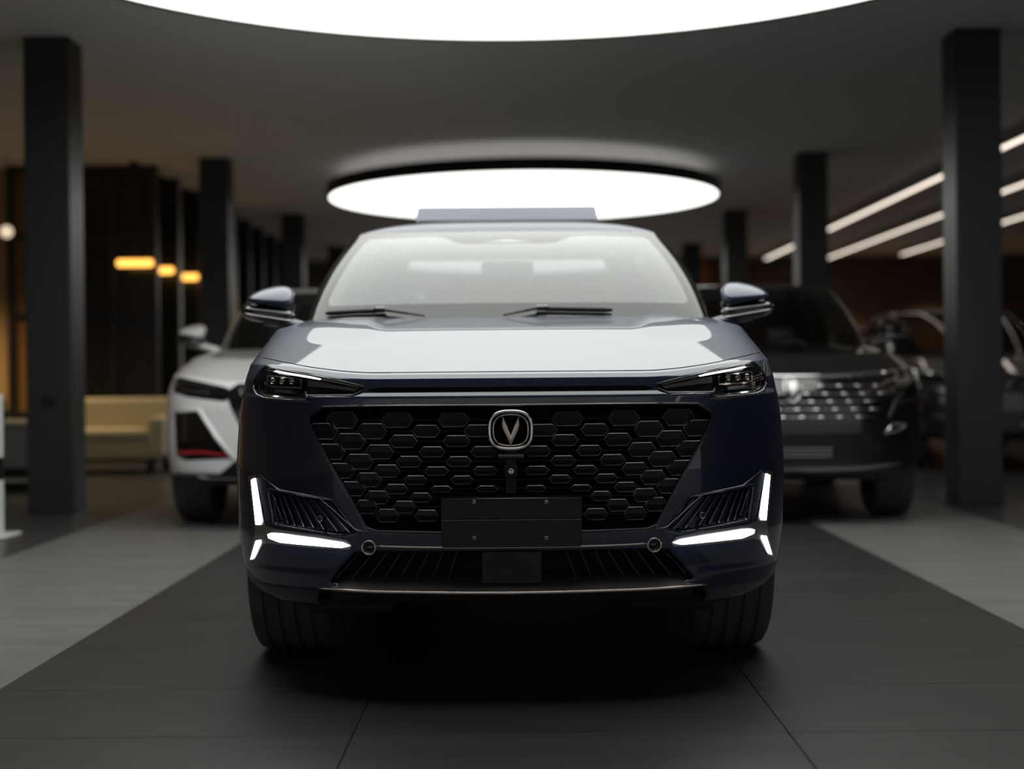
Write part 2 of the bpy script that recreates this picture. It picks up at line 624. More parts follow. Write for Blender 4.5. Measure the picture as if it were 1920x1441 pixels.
class Body:
    """Surfaces of a car: x across, y back from the nose, z up.  c runs 0..1 around the front corner,
    1..2 along the side, 2..3 around the rear corner."""
    N, M = 2.2, 4.1

    def __init__(s, W, y0, length=4.7, Lf=.75, Lr=.6, axle=.93, wb=2.85, wheel_r=.37, track=.785,
                 tyre_w=.285, zb=.265, zbc=.335, zsh=(.955, 1.02, 1.06, 1.12), cowl=(1.60, 1.216, .82, .30),
                 roof=(2.40, 1.650, .655, .14, 1.695), hood=None, bulge=0.0):
        s.Wz, s.Wv = zip(*W)
        s.Yz, s.Yv = zip(*y0)
        s.length, s.Lf, s.Lr, s.axle, s.wb, s.wr, s.track, s.tw = length, Lf, Lr, axle, wb, wheel_r, track, tyre_w
        s.zb_, s.zbc, s.zsh_, s.cowl, s.roof = zb, zbc, zsh, cowl, roof
        s.hoodz = hood or [(0, 0), (.012, .06), (.03, .10), (.06, .147), (.107, .219), (.25, .437), (.39, .648), (.42, .676),
                           (.45, .696), (.55, .752), (.75, .864), (1, 1)]
        s.bulge = bulge

    def W(s, z):
        return np.interp(z, s.Wz, s.Wv)

    def y0(s, z):
        return np.interp(z, s.Yz, s.Yv)

    def F(s, x, z):
        r = np.clip(np.abs(x) / s.W(z), 0, .9999)
        return s.y0(z) + s.Lf * (1 - (1 - r ** s.N) ** (1 / s.M))

    def cf(s, c):
        """unit coordinates on a ring: (across 0..1, front offset 0..1, side 0..1, rear 0..1)"""
        c = np.asarray(c, float)
        th = np.clip(c, 0, 1) * PI / 2
        ph = np.clip(3 - c, 0, 1) * PI / 2
        fx = np.sin(th) ** (2 / s.N)
        fy = 1 - np.clip(np.cos(th), 0, 1) ** (2 / s.M)
        rx = np.sin(ph) ** (2 / 2.4)
        ry = 1 - np.clip(np.cos(ph), 0, 1) ** (2 / 3.6)
        return np.where(c <= 2, fx, rx), fy, np.clip(c - 1, 0, 1), ry

    def ring(s, c, W, yf, yr, Lf, Lr):
        ax, fy, sd, ry = s.cf(c)
        c = np.asarray(c, float)
        y = np.where(c <= 1, yf + Lf * fy, np.where(c <= 2, yf + Lf + (yr - Lr - yf - Lf) * sd, yr - Lr * ry))
        return W * ax, y

    def zsh(s, c):
        a, b, d, e = s.zsh_
        ax, fy, sd, ry = s.cf(c)
        z = a + (b - a) * sstep(.46, .93, ax)
        z = np.where(np.asarray(c) > 1, b + (d - b) * sstep(0, .3, sd) + (e - d) * sstep(.3, 1, sd), z)
        return z

    def zb(s, c):
        ax, fy, sd, ry = s.cf(c)
        return np.where(np.asarray(c) < 1, s.zbc + (s.zb_ - s.zbc) * sstep(.66, .74, ax), s.zb_)

    def tub(s, c, z):
        return s.ring(c, s.W(z), s.y0(z), s.length - .6 * s.y0(z), s.Lf, s.Lr)

    def S(s, c):
        z = s.zsh(c)
        x, y = s.tub(c, z)
        return np.stack([x, y, z], -1)

    def B(s, c):
        yc, zc, w, L = s.cowl
        x, y = s.ring(c, w, yc, s.length - .28, L, .35)
        ax, fy, sd, ry = s.cf(c)
        c = np.asarray(c, float)
        z = np.where(c <= 1, zc - .03 * sstep(.8, 1, c), zc - .03 - .085 * sstep(0, .22, sd) + .05 * sstep(.3, 1, sd))
        return np.stack([x, y, z], -1)

    def R(s, c):
        yr, zr, w, L, zt = s.roof
        x, y = s.ring(c, w, yr, s.length - .62, L, .2)
        ax, fy, sd, ry = s.cf(c)
        z = zr - .006 * ax ** 3 + .035 * sstep(0, .35, sd) * sstep(1, .75, sd)
        return np.stack([x, y, np.broadcast_to(z, x.shape)], -1)

    def hood(s, c, w):
        a, b = s.S(c), s.B(c)
        g = np.interp(w, *zip(*s.hoodz))
        c = np.asarray(c, float)
        g2 = np.interp(w, [0, .06, .2, .45, .75, 1], [0, .2, .46, .74, .93, 1])
        k = sstep(1.0, 1.12, c)
        g = g * (1 - k) + g2 * k
        p = a + (b - a) * w[..., None]
        p[..., 2] = a[..., 2] + (b[..., 2] - a[..., 2]) * g
        if s.bulge:
            x, y = p[..., 0], p[..., 1]
            # raised flanks beside a flat centre field: the two creases of the bonnet
            e = .45 + .08 * (y - .6)
            on = sstep(.50, 1.0, y) * sstep(1.58, 1.22, y)
            p[..., 2] += s.bulge * on * sstep(e - .03, e + .045, x) * sstep(.86, .60, x)
        return p

    def glass(s, c, v):
        a, b = s.B(c), s.R(c)
        p = a + (b - a) * v[..., None]
        k = .05 * 4 * v * (1 - v)
        ax, fy, sd, ry = s.cf(c)
        fr = np.clip(np.asarray(c, float) * 1.0, 0, 1)
        front = np.where(np.asarray(c) < 1, 1 - fr ** 3, 0)
        p[..., 0] += k * .9 * (1 - front) * np.where(np.asarray(c) < 2.6, 1, 0)
        p[..., 1] -= k * .45 * front
        p[..., 2] += k * .75 * front
        return p

    def top(s, c, w):
        r = s.R(c)
        yr, zr, ww, L, zt = s.roof
        q = r.copy()
        q[..., 0] = 0
        q[..., 1] = np.clip(r[..., 1], yr + .35, s.length - 1.0)
        q[..., 2] = zt
        g = 1 - (1 - w) ** 3.4
        p = r + (q - r) * w[..., None]
        p[..., 2] = r[..., 2] + (q[..., 2] - r[..., 2]) * g
        return p


def both(fn, c0, c1, nc, v0, v1, nv, signs=(1,)):
    """sample a half surface fn(c, v) on a grid; mirrored copies joined over the centre line when c0 < 0"""
    c = np.linspace(c0, c1, nc)
    v = np.linspace(v0, v1, nv)
    Cg, Vg = np.meshgrid(c, v, indexing='ij')
    P = fn(np.abs(Cg), Vg)
    P[..., 0] *= np.where(Cg < 0, -1, 1)
    return P


def mirror(P):
    Q = P.copy()
    Q[..., 0] *= -1
    return Q


def cut_arch(o, yc, zc, r):
    bm = bmesh.new()
    bm.from_mesh(o.data)
    ins = {v for v in bm.verts if (v.co.y - yc) ** 2 + (v.co.z - zc) ** 2 < r * r}
    bmesh.ops.delete(bm, geom=[f for f in bm.faces if all(v in ins for v in f.verts)], context='FACES')
    for v in bm.verts:
        if v in ins:
            d = Vector((v.co.y - yc, v.co.z - zc))
            d = d.normalized() * r
            v.co.y, v.co.z = yc + d.x, zc + d.y
    bm.to_mesh(o.data)
    bm.free()


def solid(o, t=.004):
    m = o.modifiers.new('thick', 'SOLIDIFY')
    m.thickness = t
    m.offset = -1
    return o


def sdf(poly, X, Z):
    """signed distance to a closed polygon (inside negative)"""
    P = np.array(poly)
    d = np.full(X.shape, 1e9)
    ins = np.zeros(X.shape, bool)
    n = len(P)
    for i in range(n):
        a, b = P[i], P[(i + 1) % n]
        ex, ez = b - a
        wx, wz = X - a[0], Z - a[1]
        t = np.clip((wx * ex + wz * ez) / (ex * ex + ez * ez + 1e-12), 0, 1)
        d = np.minimum(d, (wx - ex * t) ** 2 + (wz - ez * t) ** 2)
        cond = (a[1] > Z) != (b[1] > Z)
        with np.errstate(divide='ignore', invalid='ignore'):
            xi = (b[0] - a[0]) * (Z - a[1]) / (b[1] - a[1] + 1e-15) + a[0]
        ins ^= cond & (X < xi)
    d = np.sqrt(d)
    return np.where(ins, -d, d)


def drape_bm(B, poly, off, th, g=.02, shift=None):
    """a plate with the outline poly (x, z) lying on the body surface, its face off in front of it"""
    bm = bmesh.new()
    vs = [bm.verts.new((x, 0, z)) for x, z in poly]
    f = bm.faces.new(vs)
    xs, zs = [p[0] for p in poly], [p[1] for p in poly]

    def cuts(a, b):
        n = max(1, int((b - a) / g))
        return [a + (b - a) * i / n for i in range(1, n)]
    for x in cuts(min(xs), max(xs)):
        bmesh.ops.bisect_plane(bm, geom=bm.verts[:] + bm.edges[:] + bm.faces[:], plane_co=(x, 0, 0), plane_no=(1, 0, 0), dist=1e-5)
    for z in cuts(min(zs), max(zs)):
        bmesh.ops.bisect_plane(bm, geom=bm.verts[:] + bm.edges[:] + bm.faces[:], plane_co=(0, 0, z), plane_no=(0, 0, 1), dist=1e-5)
    for v in bm.verts:
        o = off(v.co.x, v.co.z) if callable(off) else off
        v.co.y = float(B.F(v.co.x, v.co.z)) - o
    r = bmesh.ops.extrude_face_region(bm, geom=bm.faces[:])
    for v in r['geom']:
        if isinstance(v, bmesh.types.BMVert):
            v.co.y += th
    return bm


def drape(B, name, poly, off, th, m, parent, g=.02, flip=False):
    if flip:
        poly = [(-x, z) for x, z in poly]
    o = from_bm(name, drape_bm(B, poly, off, th, g), m, parent)
    return sharp(o, 40)


def onb(B, x, z, off=0):
    return (x, float(B.F(x, z)) - off, z)


def strip_poly(pts, w):
    """outline of a ribbon of width w (number or list) along pts (x, z)"""
    n = len(pts)
    ws = w if isinstance(w, (list, tuple)) else [w] * n
    L, R = [], []
    for i in range(n):
        a, b = pts[max(i - 1, 0)], pts[min(i + 1, n - 1)]
        dx, dz = b[0] - a[0], b[1] - a[1]
        l = math.hypot(dx, dz) or 1
        nx, nz = -dz / l * ws[i] / 2, dx / l * ws[i] / 2
        L.append((pts[i][0] + nx, pts[i][1] + nz))
        R.append((pts[i][0] - nx, pts[i][1] - nz))
    return L + R[::-1]


# ------------------------------------------------------------------ parts shared by all cars
def tyre_meshes(R, w):
    h = w / 2
    g = .009
    prof = [(R * .62, -h * .80), (R * .66, -h * .96), (R * .80, -h * 1.0), (R * .92, -h * .97), (R * .965, -h * .90), (R * .988, -h * .78)]
    for x in (-.56, -.19, .19, .56):
        prof += [(R, h * (x - .055)), (R - g, h * (x - .045)), (R - g, h * (x + .045)), (R, h * (x + .055))]
    prof += [(r, -x) for r, x in prof[:6][::-1]]
    b = lathe_bm(prof, 72, 'x', closed=True)
    me = bpy.data.meshes.new('tyre')
    bmesh.ops.recalc_face_normals(b, faces=b.faces)
    b.to_mesh(me)
    b.free()
    me.materials.append(MATS['rubber'])
    # rim: barrel, hub and spokes
    b = lathe_bm([(R * .64, -h * .86), (R * .66, -h * .9), (R * .67, h * .9), (R * .64, h * .88), (R * .60, h * .6), (R * .60, -h * .6)], 48, 'x', closed=True)
    lathe_bm([(0, h * .62), (.075, h * .62), (.085, h * .5), (.085, -h * .4), (0, -h * .4)], 24, 'x', bm=b)
    for k in range(10):
        a = 2 * PI * k / 10
        d, s = Vector((0, math.cos(a), math.sin(a))), Vector((0, -math.sin(a), math.cos(a)))
        q = []
        for rr, ww, xx in ((.07, .020, h * .58), (R * .63, .030, h * .74)):
            for sg in (-1, 1):
                for dx in (0, -.03):
                    q.append(b.verts.new(d * rr + s * ww * sg + Vector((xx + dx, 0, 0))))
        for f in ((0, 2, 6, 4), (1, 5, 7, 3), (0, 4, 5, 1), (2, 3, 7, 6)):
            b.faces.new([q[i] for i in f])
    lathe_bm([(0, -h * .35), (R * .5, -h * .35), (R * .5, -h * .25), (0, -h * .25)], 36, 'x', bm=b)
    bmesh.ops.recalc_face_normals(b, faces=b.faces)
    rm = bpy.data.meshes.new('wheel')
    b.to_mesh(rm)
    b.free()
    rm.materials.append(MATS['rim_metal'])
    return me, rm


def wheels(B, root):
    tm, rm = tyre_meshes(B.wr, B.tw)
    for y in (B.axle, B.axle + B.wb):
        for sgn in (-1, 1):
            w = bpy.data.objects.new('wheel', rm)
            COL.objects.link(w)
            w.parent = root
            w.location = (sgn * B.track, y, B.wr)
            w.rotation_euler = (0, 0, 0 if sgn > 0 else PI)
            tt = bpy.data.objects.new('tyre', tm)
            COL.objects.link(tt)
            tt.parent = w
    for me in (tm, rm):
        bm = bmesh.new()
        bm.from_mesh(me)
        for f in bm.faces:
            f.smooth = True
        for e in bm.edges:
            if len(e.link_faces) == 2 and e.calc_face_angle(0) > .6:
                e.smooth = False
        bm.to_mesh(me)
        bm.free()


def shell(B, root, P, seam=None, bumper_fn=None, nf=110, nz=60, glass='windshield_glass', sidep=None, wc=.955):
    """body panels, glass, roof; P = paint name"""
    sidep = sidep or P
    cb = .86                      # the bumper ends in front of the wheel arch
    seam = seam or (lambda c: np.full(np.shape(c), .05))

    def tubf(c, t):
        z = B.zb(c) + (B.zsh(c) - B.zb(c)) * t
        x, y = B.tub(c, z)
        p = np.stack([x, y, z], -1)
        if bumper_fn is not None:
            p = bumper_fn(p)
        return p
    parts = {}
    parts['bumper'] = grid_mesh('front_bumper', both(tubf, -cb, cb, nf * 2 + 1, 0, 1, nz), P, root)
    bf = bumper_fn
    bumper_fn = None
    for sgn in (1, -1):
        fx = (lambda q: q) if sgn > 0 else mirror
        o = grid_mesh('fender', fx(both(tubf, cb + .001, 1.235, 60, 0, 1, 40)), sidep, root, flip=sgn < 0)
        cut_arch(o, B.axle, B.wr, B.wr + .05)
        for a, b, n in ((1.237, 1.56, 'front_door'), (1.562, 1.80, 'rear_door')):
            grid_mesh(n, fx(both(tubf, a, b, 20, 0, 1, 16)), sidep, root, flip=sgn < 0)
        o = grid_mesh('rear_quarter', fx(both(tubf, 1.802, 2.5, 70, 0, 1, 40)), sidep, root, flip=sgn < 0)
        cut_arch(o, B.axle + B.wb, B.wr, B.wr + .05)
        # shoulder: from the top of the sides in to the glass
        grid_mesh('shoulder', fx(both(B.hood, 1.13, 2.5, 60, 0, 1, 10)), sidep, root, flip=sgn < 0)
        grid_mesh('side_window', fx(both(B.glass, 1.06, 1.93, 40, .06, .93, 8)), 'side_glass', root, flip=sgn < 0)
        grid_mesh('window_frame', fx(both(B.glass, 1.0, 2.2, 50, .93, 1.0, 3)), sidep, root, flip=sgn < 0)
        grid_mesh('window_sill', fx(both(B.glass, 1.0, 2.2, 50, 0, .06, 3)), 'satin_black', root, flip=sgn < 0)
        grid_mesh('windshield_pillar', fx(both(B.glass, wc, 1.06, 14, 0, 1, 14)), P, root, flip=sgn < 0)
        grid_mesh('centre_pillar', fx(both(lambda c, v: B.glass(c, v) * np.array([1.004, 1, 1]), 1.47, 1.53, 4, .06, .93, 8)), 'gloss_black', root, flip=sgn < 0)
        grid_mesh('rear_pillar', fx(both(B.glass, 1.93, 2.45, 20, 0, 1, 10)), sidep, root, flip=sgn < 0)
    grid_mesh('tailgate', both(lambda c, t: tubf(3 - c, t), -.5, .5, 31, 0, 1, 16), sidep, root)
    grid_mesh('rear_shelf', both(lambda c, w: B.hood(3 - c, w), -.5, .5, 31, 0, 1, 8), sidep, root)
    grid_mesh('rear_window', both(lambda c, v: B.glass(3 - c, v), -.55, .55, 31, 0, 1, 10), 'side_glass', root)
    # bonnet and the fixed strip in front of it
    cs = np.linspace(-1.13, 1.13, 161)

    def hoodgrid(lo, hi, n):
        C, T = np.meshgrid(cs, np.linspace(0, 1, n), indexing='ij')
        a = lo(np.abs(C)) if callable(lo) else np.full(C.shape, lo)
        b = hi(np.abs(C)) if callable(hi) else np.full(C.shape, hi)
        p = B.hood(np.abs(C), a + (b - a) * T)
        p[..., 0] *= np.where(C < 0, -1, 1)
        return p
    parts['nose'] = grid_mesh('nose_panel', hoodgrid(0.0, lambda c: seam(c) - .003, 16), P, root)
    parts['hood'] = grid_mesh('bonnet', hoodgrid(lambda c: seam(c) + .003, 1.0, 110), P, root)
    g = hoodgrid(lambda c: seam(c) - .02, lambda c: seam(c) + .02, 4)
    g[..., 2] -= .010
    grid_mesh('bonnet_gap', g, 'matte_black', root)
    # roof
    C = both(B.top, -3.0, 3.0, 181, 0, 1, 22)
    grid_mesh('roof', C, P, root)
    # windshield
    grid_mesh('windshield', both(B.glass, -wc, wc, 81, 0, 1, 30), glass, root)
    # underbody and inner walls
    yr = B.length - .12
    b = box_bm(-.56, .56, .10, yr, B.zbc - .045, B.zbc + .02, .02, 2)
    box_bm(-.86, .86, B.axle + B.wr + .1, B.axle + B.wb - B.wr - .1, B.zb_ - .03, B.zb_ + .03, .015, 2, bm=b)
    box_bm(-.60, .60, .25, yr - .1, B.zbc + .03, .78, bm=b)
    from_bm('underbody', b, 'matte_black', root)
    return parts


def interior(B, root, seat='leather', dash='dash'):
    yc, zc, w, L = B.cowl
    b = box_bm(-w + .08, w - .08, yc + .10, yc + .62, zc - .22, zc - .045, .06, 3)
    sharp(from_bm('dashboard', b, dash, root))
    b = lathe_bm([(.185 + .016 * math.cos(a), .016 * math.sin(a)) for a in np.linspace(0, 2 * PI, 11)[:-1]], 36, closed=True)
    for k in range(3):
        a = -PI / 2 + 2 * PI * k / 3
        tube_bm([(0, 0, 0), (.18 * math.cos(a), .18 * math.sin(a), 0)], .016, 8, bm=b)
    lathe_bm([(0, .02), (.06, .02), (.06, -.02), (0, -.02)], 16, bm=b)
    o = from_bm('steering_wheel', b, 'dark_leather', root, True)
    o.location = (.37, yc + .78, zc - .13)
    o.rotation_euler = (math.radians(66), 0, 0)
    for sx in (-.37, .37):
        b = bmesh.new()
        ys = yc + 1.18
        box_bm(-.25, .25, -.28, .25, .42, .58, .06, 3, bm=b)
        me = bpy.data.meshes.new('t')
        box_bm(-.24, .24, -.08, .08, 0, .64, .06, 3).to_mesh(me)
        me.transform(Matrix.Translation((0, .25, .54)) @ Matrix.Rotation(math.radians(-14), 4, 'X'))
        b.from_mesh(me)
        o = sharp(from_bm('seat', b, seat, root))
        o.location = (sx, ys, .02)
        b = box_bm(-.13, .13, -.05, .05, 0, .17, .04, 3)
        h = sharp(from_bm('headrest', b, seat, o))
        h.location = (0, .42, 1.20)
    sharp(from_bm('rear_bench', box_bm(-.62, .62, yc + 1.95, yc + 2.2, .5, 1.18, .06, 3), seat, root))


def side_mirror(root, sx, y, z, P, length=.195):
    """wing mirror: painted cap, black lower shell, glass, arm"""
    n, m = 28, 16
    Q = np.zeros((n, m, 3))
    th = np.linspace(0, 2 * PI, n)
    ph = np.linspace(-PI / 2, PI / 2, m)
    T, H = np.meshgrid(th, ph, indexing='ij')
    sp = lambda v, e: np.sign(v) * np.abs(v) ** e

    def ell(a, b, c, e1=.75, e2=.75):
        X = a * sp(np.cos(H), e1) * sp(np.cos(T), e2)
        Y = b * sp(np.cos(H), e1) * sp(np.sin(T), e2)
        Z = c * sp(np.sin(H), e1)
        return X, Y, Z
    X, Y, Z = ell(length / 2, .085, .055)
    u = (X / (length / 2) + 1) / 2          # 0 inner, 1 outer end
    Z = np.where(Z > 0, Z * (1.30 - .75 * u ** 2), Z * (1.0 - .75 * u))
    Y = np.where(Y > 0, Y * .5, Y) + np.where(Z > 0, Z * 1.5, 0)
    cap = np.stack([X * sx, Y, Z + .03], -1)
    o = grid_mesh('wing_mirror', cap, P, root)
    o.location = (sx * (.925 + length / 2 - .02), y, z)
    X, Y, Z = ell(length / 2 + .012, .080, .036)
    low = np.stack([X * sx + sx * .012, np.where(Y > 0, Y * .7, Y) + .012, Z - .030 + X * .10], -1)
    grid_mesh('lower_shell', low, 'gloss_black', o)
    from_bm('trim_line', tube_bm([(sx * q, -.072 + .5 * (q * q) + .0, -.046 + q * .16) for q in np.linspace(-length / 2, length / 2, 9)], .004, 6), 'dark_chrome', o, True)
    g = grid_mesh('mirror_glass', np.stack([X * .86 * sx, np.full(X.shape, .062) + 0 * Y, Z * 1.1], -1), 'chrome', o)
    arm = tube_bm([(-sx * .20, .03, -.105), (-sx * .12, .015, -.082), (-sx * .05, .01, -.062), (sx * .03, .01, -.05)], .026, 10, flat=1.5)
    from_bm('arm', arm, P, o, True)
    return o


# ------------------------------------------------------------------ the navy car
CAR = empty('car', (-.018, 4.27, 0), math.radians(.45))
tag(CAR, 'dark navy blue car with lit daytime lights and a hexagon grille on the aisle', 'car')
bpy.context.view_layer.update()
CM = Matrix.Translation(CAR.location) @ Matrix.Rotation(CAR.rotation_euler.z, 4, 'Z')
CMI = CM.inverted()
NB = Body(W=[(.20, .73), (.265, .79), (.28, .828), (.30, .855), (.33, .878), (.38, .897), (.5, .912), (.7, .917), (.85, .908), (.95, .895), (1.02, .885), (1.08, .88), (1.2, .875)],
          y0=[(.20, .10), (.265, .05), (.335, .0), (.40, .004), (.5, .0), (.62, -.002), (.80, .0), (.89, .004), (.926, .008), (.939, .023), (.952, .026), (.98, .035), (1.0, .055), (1.03, .09), (1.1, .15)],
          zb=.272, zsh=(.98, 1.02, 1.06, 1.12), bulge=.021,
          hood=[(0, 0), (.012, .05), (.03, .085), (.06, .135), (.107, .213), (.25, .45), (.38, .665), (.41, .69), (.44, .71), (1, 1)],
          track=.765, cowl=(1.60, 1.230, .865, .30), roof=(2.40, 1.664, .705, .08, 1.735))


def pix(px, py):
    """point (x, z) of the front of the car seen at a pixel of the photograph (measured once, kept in car space)"""
    d = _f + CR * ((px - 960) / FPX) + CU * ((720.5 - py) / FPX)
    o = CMI @ Vector((0, 0, CAMH))
    d = CMI.to_3x3() @ d
    lo = None
    t0 = (-.25 - o.y) / d.y
    prev = t0
    for i in range(1, 260):
        t = t0 + i * .006 / d.y
        p = o + d * t
        if p.y > float(NB.F(p.x, p.z)):
            lo, hi = prev, t
            break
        prev = t
    if lo is None:
        lo = hi = prev
    for _ in range(24):
        m = (lo + hi) / 2
        p = o + d * m
        if p.y > float(NB.F(p.x, p.z)):
            hi = m
        else:
            lo = m
    p = o + d * hi
    return (p.x, p.z)


def pl(*pts):
    return [pix(*p) for p in pts]


def sym(half):
    """half outline (left side, from top centre to bottom centre) completed on the right"""
    return half + [(-x, z) for x, z in half[::-1] if abs(x) > 1e-6]


GRILLE = sym(pl((957, 760), (760, 760), (605, 763), (578, 782), (585, 806), (650, 920), (688, 990), (705, 996), (957, 1000)))
GRILLE[0] = (0, GRILLE[0][1])
INTAKE = sym(pl((957, 1032), (700, 1033), (665, 1036), (640, 1062), (618, 1091), (640, 1096), (957, 1098)))
HEADL = pl((497, 687), (540, 696), (600, 707), (650, 717), (683, 725), (680, 732), (660, 742), (577, 742), (571, 735), (581, 752), (540, 750),
           (495, 746), (481, 740), (474, 728), (477, 712), (486, 696))
HEADL_R = [(-x, z) for x, z in HEADL]
FINPAN = pl((500, 915), (523, 919), (622, 935), (672, 998), (640, 1005), (512, 985))
FINPAN_R = [(-x, z) for x, z in FINPAN]
CREASE = pl((487, 889), (523, 918), (560, 925), (622, 935))


def bumper_fn(p):
    x, z = p[..., 0], p[..., 2]
    front = (p[..., 1] < .60) & (np.abs(x) < .93)
    d = np.zeros(x.shape)
    d = d + .022 * sstep(0, .012, -sdf(GRILLE, x, z))
    d = d + .16 * sstep(0, .012, -sdf(INTAKE, x, z))
    for hp in (HEADL, HEADL_R):
        d = d + .045 * sstep(0, .010, -sdf(hp, x, z))
    for hp in (FINPAN, FINPAN_R):
        d = d + .020 * sstep(0, .016, -sdf(hp, x, z))
    # bright shelf under the groove: a soft step across the nose
    p[..., 1] += np.where(front, d, 0)
    return p


def seam(c):
    return .026 + .075 * sstep(.45, .93, c) + .17 * sstep(.95, 1.1, c)


shell(NB, CAR, 'navy_paint', seam, bumper_fn, nf=230, nz=150)
interior(NB, CAR)
wheels(NB, CAR)

# ---- grille
GB = drape(NB, 'grille', GRILLE, -.016, .004, 'void_black', CAR, .03)
rows = [  # pixel row, cell offsets from the centre, half width, half height of the inner cells
    (786, (107, 213, 316), 30.5, 13.5), (807, (61, 158, 260, 352), 27, 11.5), (826, (101, 201, 301), 26, 10.8),
    (846, (50, 147, 246, 338), 25, 10), (864.5, (97, 190, 284), 24, 9.6), (882, (47, 139, 232, 318), 23.5, 8.2),
    (899, (91, 178, 266), 21.5, 8), (916, (44, 130, 214, 296), 20.5, 6), (932, (168, 250), 20, 9),
    (950, (199, 270), 22, 11), (966, (157, 231), 23, 11)]


def cell(cx, cz, w, h, recess, rise=.012):
    """elongated hexagon stud with a bright bevelled edge"""
    bm = bmesh.new()
    k = .66
    sh = [(-1, 0), (-k, 1), (k, 1), (1, 0), (k, -1), (-k, -1)]

    def ringv(s, off, g=0):
        return [bm.verts.new((cx + x * (w - g), float(NB.F(cx + x * (w - g), cz + z * (h - g))) + recess - off, cz + z * (h - g))) for x, z in sh]
    r0 = ringv(1, 0)
    r1 = ringv(1, rise - .0012)
    r2 = ringv(.9, rise, .0012)
    r3 = ringv(.9, rise - .0010, .0018)
    mid = [bm.verts.new((cx + s * (w - .002) * k, float(NB.F(cx + s * w * k, cz)) + recess - rise - .0012, cz)) for s in (-1, 1)]
    for A, Bq, mi in ((r0, r1, 0), (r1, r2, 1), (r2, r3, 1)):
        for i in range(6):
            f = bm.faces.new((A[i], A[(i + 1) % 6], Bq[(i + 1) % 6], Bq[i]))
            f.material_index = mi
    for q in ((r3[1], r3[2], mid[1], mid[0]), (r3[0], r3[1], mid[0]), (r3[2], r3[3], mid[1]),
              (r3[4], r3[5], mid[0], mid[1]), (r3[3], r3[4], mid[1]), (r3[5], r3[0], mid[0])):
        bm.faces.new(q)
    bm.faces.new(r0[::-1])
    return bm


for ri, (py, offs, hw, hh) in enumerate(rows):
    zrow = pix(957, py)[1]
    # connecting rail of this row
    xe = abs(pix(957 - max(offs) - 34, py)[0])
    pts = [onb(NB, x, zrow, -.012) for x in np.linspace(-xe, xe, 41)]
    from_bm('grille_bar', tube_bm(pts, .0032, 6), 'satin_black', GB, True)
    for o_ in offs:
        if py > 925 and o_ < 140:
            continue
        f = float(sstep(150, 290, np.array(o_)))
        pitch = (offs[-1] - offs[0]) / (len(offs) - 1)
        wmax, hmax = min(31.5, pitch / 3.32 * .97), 15.5 - .25 * ri
        ww, wh = hw + f * (wmax - hw), hh + f * max(0, hmax - hh)
        xa = pix(957 - o_, py)[0]
        xw = abs(pix(957 - o_ - ww, py)[0] - pix(957 - o_ + ww, py)[0]) / 2
        zh = abs(pix(957 - o_, py - wh)[1] - pix(957 - o_, py + wh)[1]) / 2
        for s in (1, -1):
            # keep the cells inside the opening
            if sdf(GRILLE, np.array([s * xa + (-s) * 0]), np.array([zrow]))[0] > -.004:
                continue
            from_bm('grille_cell', cell(s * xa, zrow, xw, zh, .016), ['cell_black', 'cell_edge'], GB)
gr = [GRILLE[i] for i in range(len(GRILLE))]
dense = []
for a_, b_ in zip(gr, gr[1:] + gr[:1]):
    for q in np.linspace(0, 1, 9)[:-1]:
        dense.append((a_[0] + (b_[0] - a_[0]) * q, a_[1] + (b_[1] - a_[1]) * q))
from_bm('grille_frame', tube_bm([onb(NB, x, z, -.001) for x, z in dense], .0042, 8, True), 'gloss_black', GB, True)
# thin slanting mesh wires behind the rails
for s in (-1, 1):
    for k in range(1, 7):
        xa = .07 * k + .02
        pts = [onb(NB, s * (xa + .09 * (z - .62)), z, -.014) for z in np.linspace(.60, .84, 9)]
        from_bm('mesh_wire', tube_bm(pts, .0013, 5), 'satin_black', GB, True)
from_bm('grille_top_trim', tube_bm([onb(NB, x, pix(957, 758.5)[1] + .0 * x, .002) for x in np.linspace(-.46, .46, 41)], .0022, 6), 'dark_chrome', CAR, True)
# black groove across the nose
zg = pix(957, 729)[1]
xs = np.linspace(-pix(690, 727)[0], pix(690, 727)[0], 31)
drape(NB, 'nose_groove', strip_poly([(x, zg) for x in xs], [.003] + [.015] * 29 + [.003]), .0015, .006, 'void_black', CAR, .02)

# ---- emblem
ez = pix(957, 806)[1]
ew, eh = .0655, .0585
ey = float(NB.F(0, ez)) + .004


def superring(a, b, e=.72, n=64):
    out = []
    for k in range(n):
        t = 2 * PI * k / n
        c, s = math.cos(t), math.sin(t)
        out.append((a * math.copysign(abs(c) ** e, c), b * math.copysign(abs(s) ** e, s)))
    return out


bm = bmesh.new()
f = bm.faces.new([bm.verts.new((x, -.010, z)) for x, z in superring(ew - .004, eh - .004)])
r = bmesh.ops.extrude_face_region(bm, geom=[f])
for v in r['geom']:
    if isinstance(v, bmesh.types.BMVert):
        v.co.y += .02
EMB = from_bm('emblem', bm, 'void_black', CAR)
EMB.location = (0, ey, ez)
from_bm('outer_ring', tube_bm([(x, -.012, z) for x, z in superring(ew - .002, eh - .002)], .0058, 8, True), 'chrome', EMB, True)
from_bm('inner_ring', tube_bm([(x, -.014, z) for x, z in superring(ew - .0135, eh - .012, .74)], .0026, 8, True), 'warm_chrome', EMB, True)


